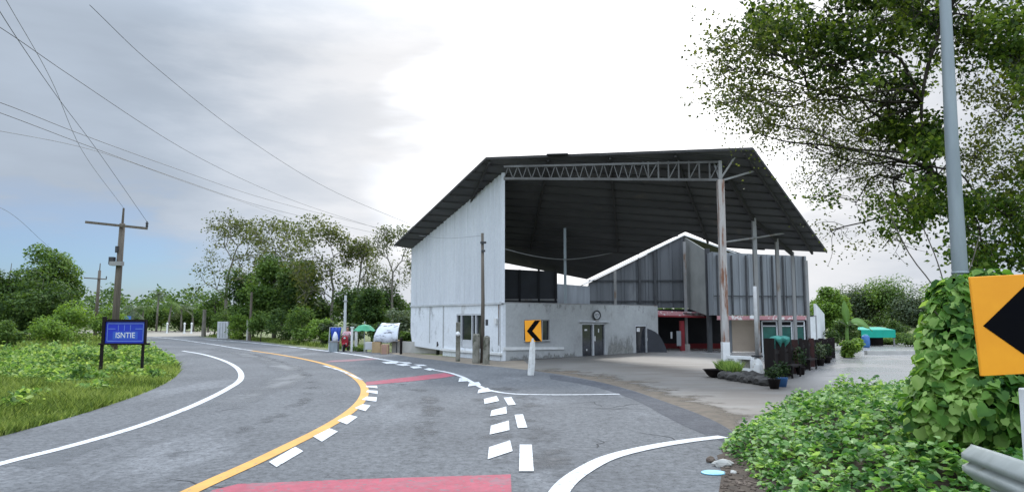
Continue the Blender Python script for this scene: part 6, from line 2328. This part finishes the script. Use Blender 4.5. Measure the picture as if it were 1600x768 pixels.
# stones and litter at its foot
rg = np.random.default_rng(95)
sv = MB()
for k in range(240):
    p = G(1128 + rg.random() * 90, 716 + rg.random() * 60)
    if p.y < 8.6: continue
    vs, fs = rock((p.x, p.y, 0.02 + rg.random() * 0.01), 0.010 + 0.022 * rg.random() ** 2, k, 0.7)
    sv.add(vs, fs)
sv.m = 0
tag(sv.build('gravel', rock_m), 'loose brown gravel along the foot of the ground cover', 'gravel', kind='stuff')
tag(MB().sheet(gz([G(*p) for p in ((1120, 712), (1150, 704), (1180, 712), (1230, 742), (1270, 790), (1120, 790), (1128, 740))], 0.019)).build('bare_earth', soil), kind='structure')
for (q, y_, r, lb) in ((1110, 722, 0.075, 'dark grey stone on the asphalt left of the ground cover'), (1130, 729, 0.095, 'pinkish stone beside the pale blue lid'), (1146, 740, 0.045, 'small white pebble on the bare earth right of the pale blue lid')):
    vs, fs = rock(G(q, y_) + Vector((0, 0, r * 0.5)), r, int(q), 0.75)
    tag(MB().add(vs, fs).build('stone', rock_m if q < 1120 else concrete_pale, None), lb, 'stone', 'stones beside the road')
c = G(1115, 740)
lid = thing('plastic_litter', 'pale blue plastic lid lying on the asphalt near the ground cover', 'litter', c)
MB().lathe(c + Vector((0, 0, 0.012)), [(0.17, 0), (0.18, 0.012), (0.165, 0.02), (0.14, 0.016), (0.02, 0.02)], 20, 1.0, 0.85).build('disc', blue_pale, lid, True)
c = Vector(W(1362, 655, 11.6))
bag_v, bag_f = rock(c + Vector((0, 0, -0.02)), 0.14, 4, 0.55)
tag(MB().add(bag_v, bag_f).build('plastic_bag', tarp_white, None, True), 'crumpled white plastic bag lying on the ground cover', 'litter')
c = G(1100, 764)
# ------------------------------------------------------------------ left verge: grass and weeds
rg = np.random.default_rng(97)
vp = [(p.x, p.y) for p in verge_edge] + [(-10.6, 8), (-40, 8), (-75, 60), (-62, 100)]
vb = np.array(vp)


def verge_pts(n, ymin, ymax, pxmin=-80, pxmax=300):
    u = rg.random(n)
    # density falls with distance
    Y = 1.0 / (1 / ymin + u * (1 / ymax - 1 / ymin))
    px = pxmin + rg.random(n) * (pxmax - pxmin)
    X = (px - 800) / F * Y
    Q = np.stack([X, Y], 1)
    return Q[inpoly(Q, vp)]


Q = verge_pts(85000, 11, 40)
hgt = 0.12 + 0.10 * rg.random(len(Q))
P = np.concatenate([Q, np.zeros((len(Q), 1))], 1)
tall = 0.5 + 0.5 * np.sin(Q[:, 0] * 1.3 + 2 * np.sin(Q[:, 1] * .7)) * np.sin(Q[:, 1] * .9)
bl = blades(rg, P, 0.2 * (0.55 + tall), 0.030, 1.2)
Q2 = verge_pts(30000, 38, 100, -60, 260)
P2 = np.concatenate([Q2, np.zeros((len(Q2), 1))], 1)
bl2 = blades(rg, P2, 0.22, 0.07, 1.2)
tag(npmesh('grass', np.concatenate([bl, bl2]), 5, grass_m), 'rough green grass on the verge and field left of the road', 'grass', kind='stuff')
# leafy weeds in patches
pw = []
for (q, y_, r, n_, hmax) in ((60, 578, 1.6, 1500, .75), (110, 574, 1.5, 1500, .85), (150, 572, 1.2, 1300, .8), (195, 568, 1.2, 1300, .75), (232, 574, 1.0, 800, .5), (85, 590, 1.0, 900, .5), (125, 598, 0.9, 700, .45), (185, 590, 0.8, 600, .4),
                             (30, 566, 1.8, 1200, .8), (160, 560, 2.0, 1400, .8), (90, 560, 2.4, 1500, .75), (215, 556, 1.5, 1100, .7), (248, 568, .8, 500, .4), (150, 612, .5, 200, .25), (50, 628, .5, 200, .25), (20, 645, .4, 150, .2), (235, 592, .4, 200, .25), (-30, 590, 2.0, 1500, .7)):
    c = G(q, y_)
    a = rg.random(n_) * 2 * PI
    r_ = np.sqrt(rg.random(n_)) * r
    X = c.x + np.cos(a) * r_
    Y = c.y + np.sin(a) * r_ * 1.2
    dome = np.clip(1 - (r_ / r) ** 2, 0.1, 1)
    pw.append(np.stack([X, Y, 0.05 + rg.random(n_) ** 0.6 * hmax * dome * (0.6 + 0.4 * np.sin(X * 4) * np.sin(Y * 3.3))], 1))
P = np.concatenate(pw)
P = np.concatenate([P, P + rg.normal(size=P.shape) * np.array([.12, .15, .05])])
P[:, 2] = np.maximum(P[:, 2], .05) * 1.45
P = P[inpoly(P[:, :2], vp)]
tag(npmesh('weeds', leaf_verts(rg, P, 0.07 + 0.16 * rg.random(len(P)) ** 1.5, 0.55, OVAL, cup=0.15), 6, weed_m), 'patches of broad leaved green weeds among the verge grass', 'weeds', kind='stuff')
# grass edge on the far right side of the road
eps = []
for _ in range(9000):
    u = rg.random()
    p = lerp(G(320, 525), G(520, 545), u) if rg.random() < .8 else lerp(G(520, 545), G(548, 547.5), rg.random())
    eps.append((p.x + rg.random() * 1.2 - 0.2, p.y + 0.6 + abs(rg.normal()) * 1.3, 0))
tag(npmesh('roadside_grass', blades(rg, np.array(eps), 0.28, 0.05, 0.9), 5, grass_m), 'strip of grass between the far road edge and the shrubs', 'grass', kind='stuff')
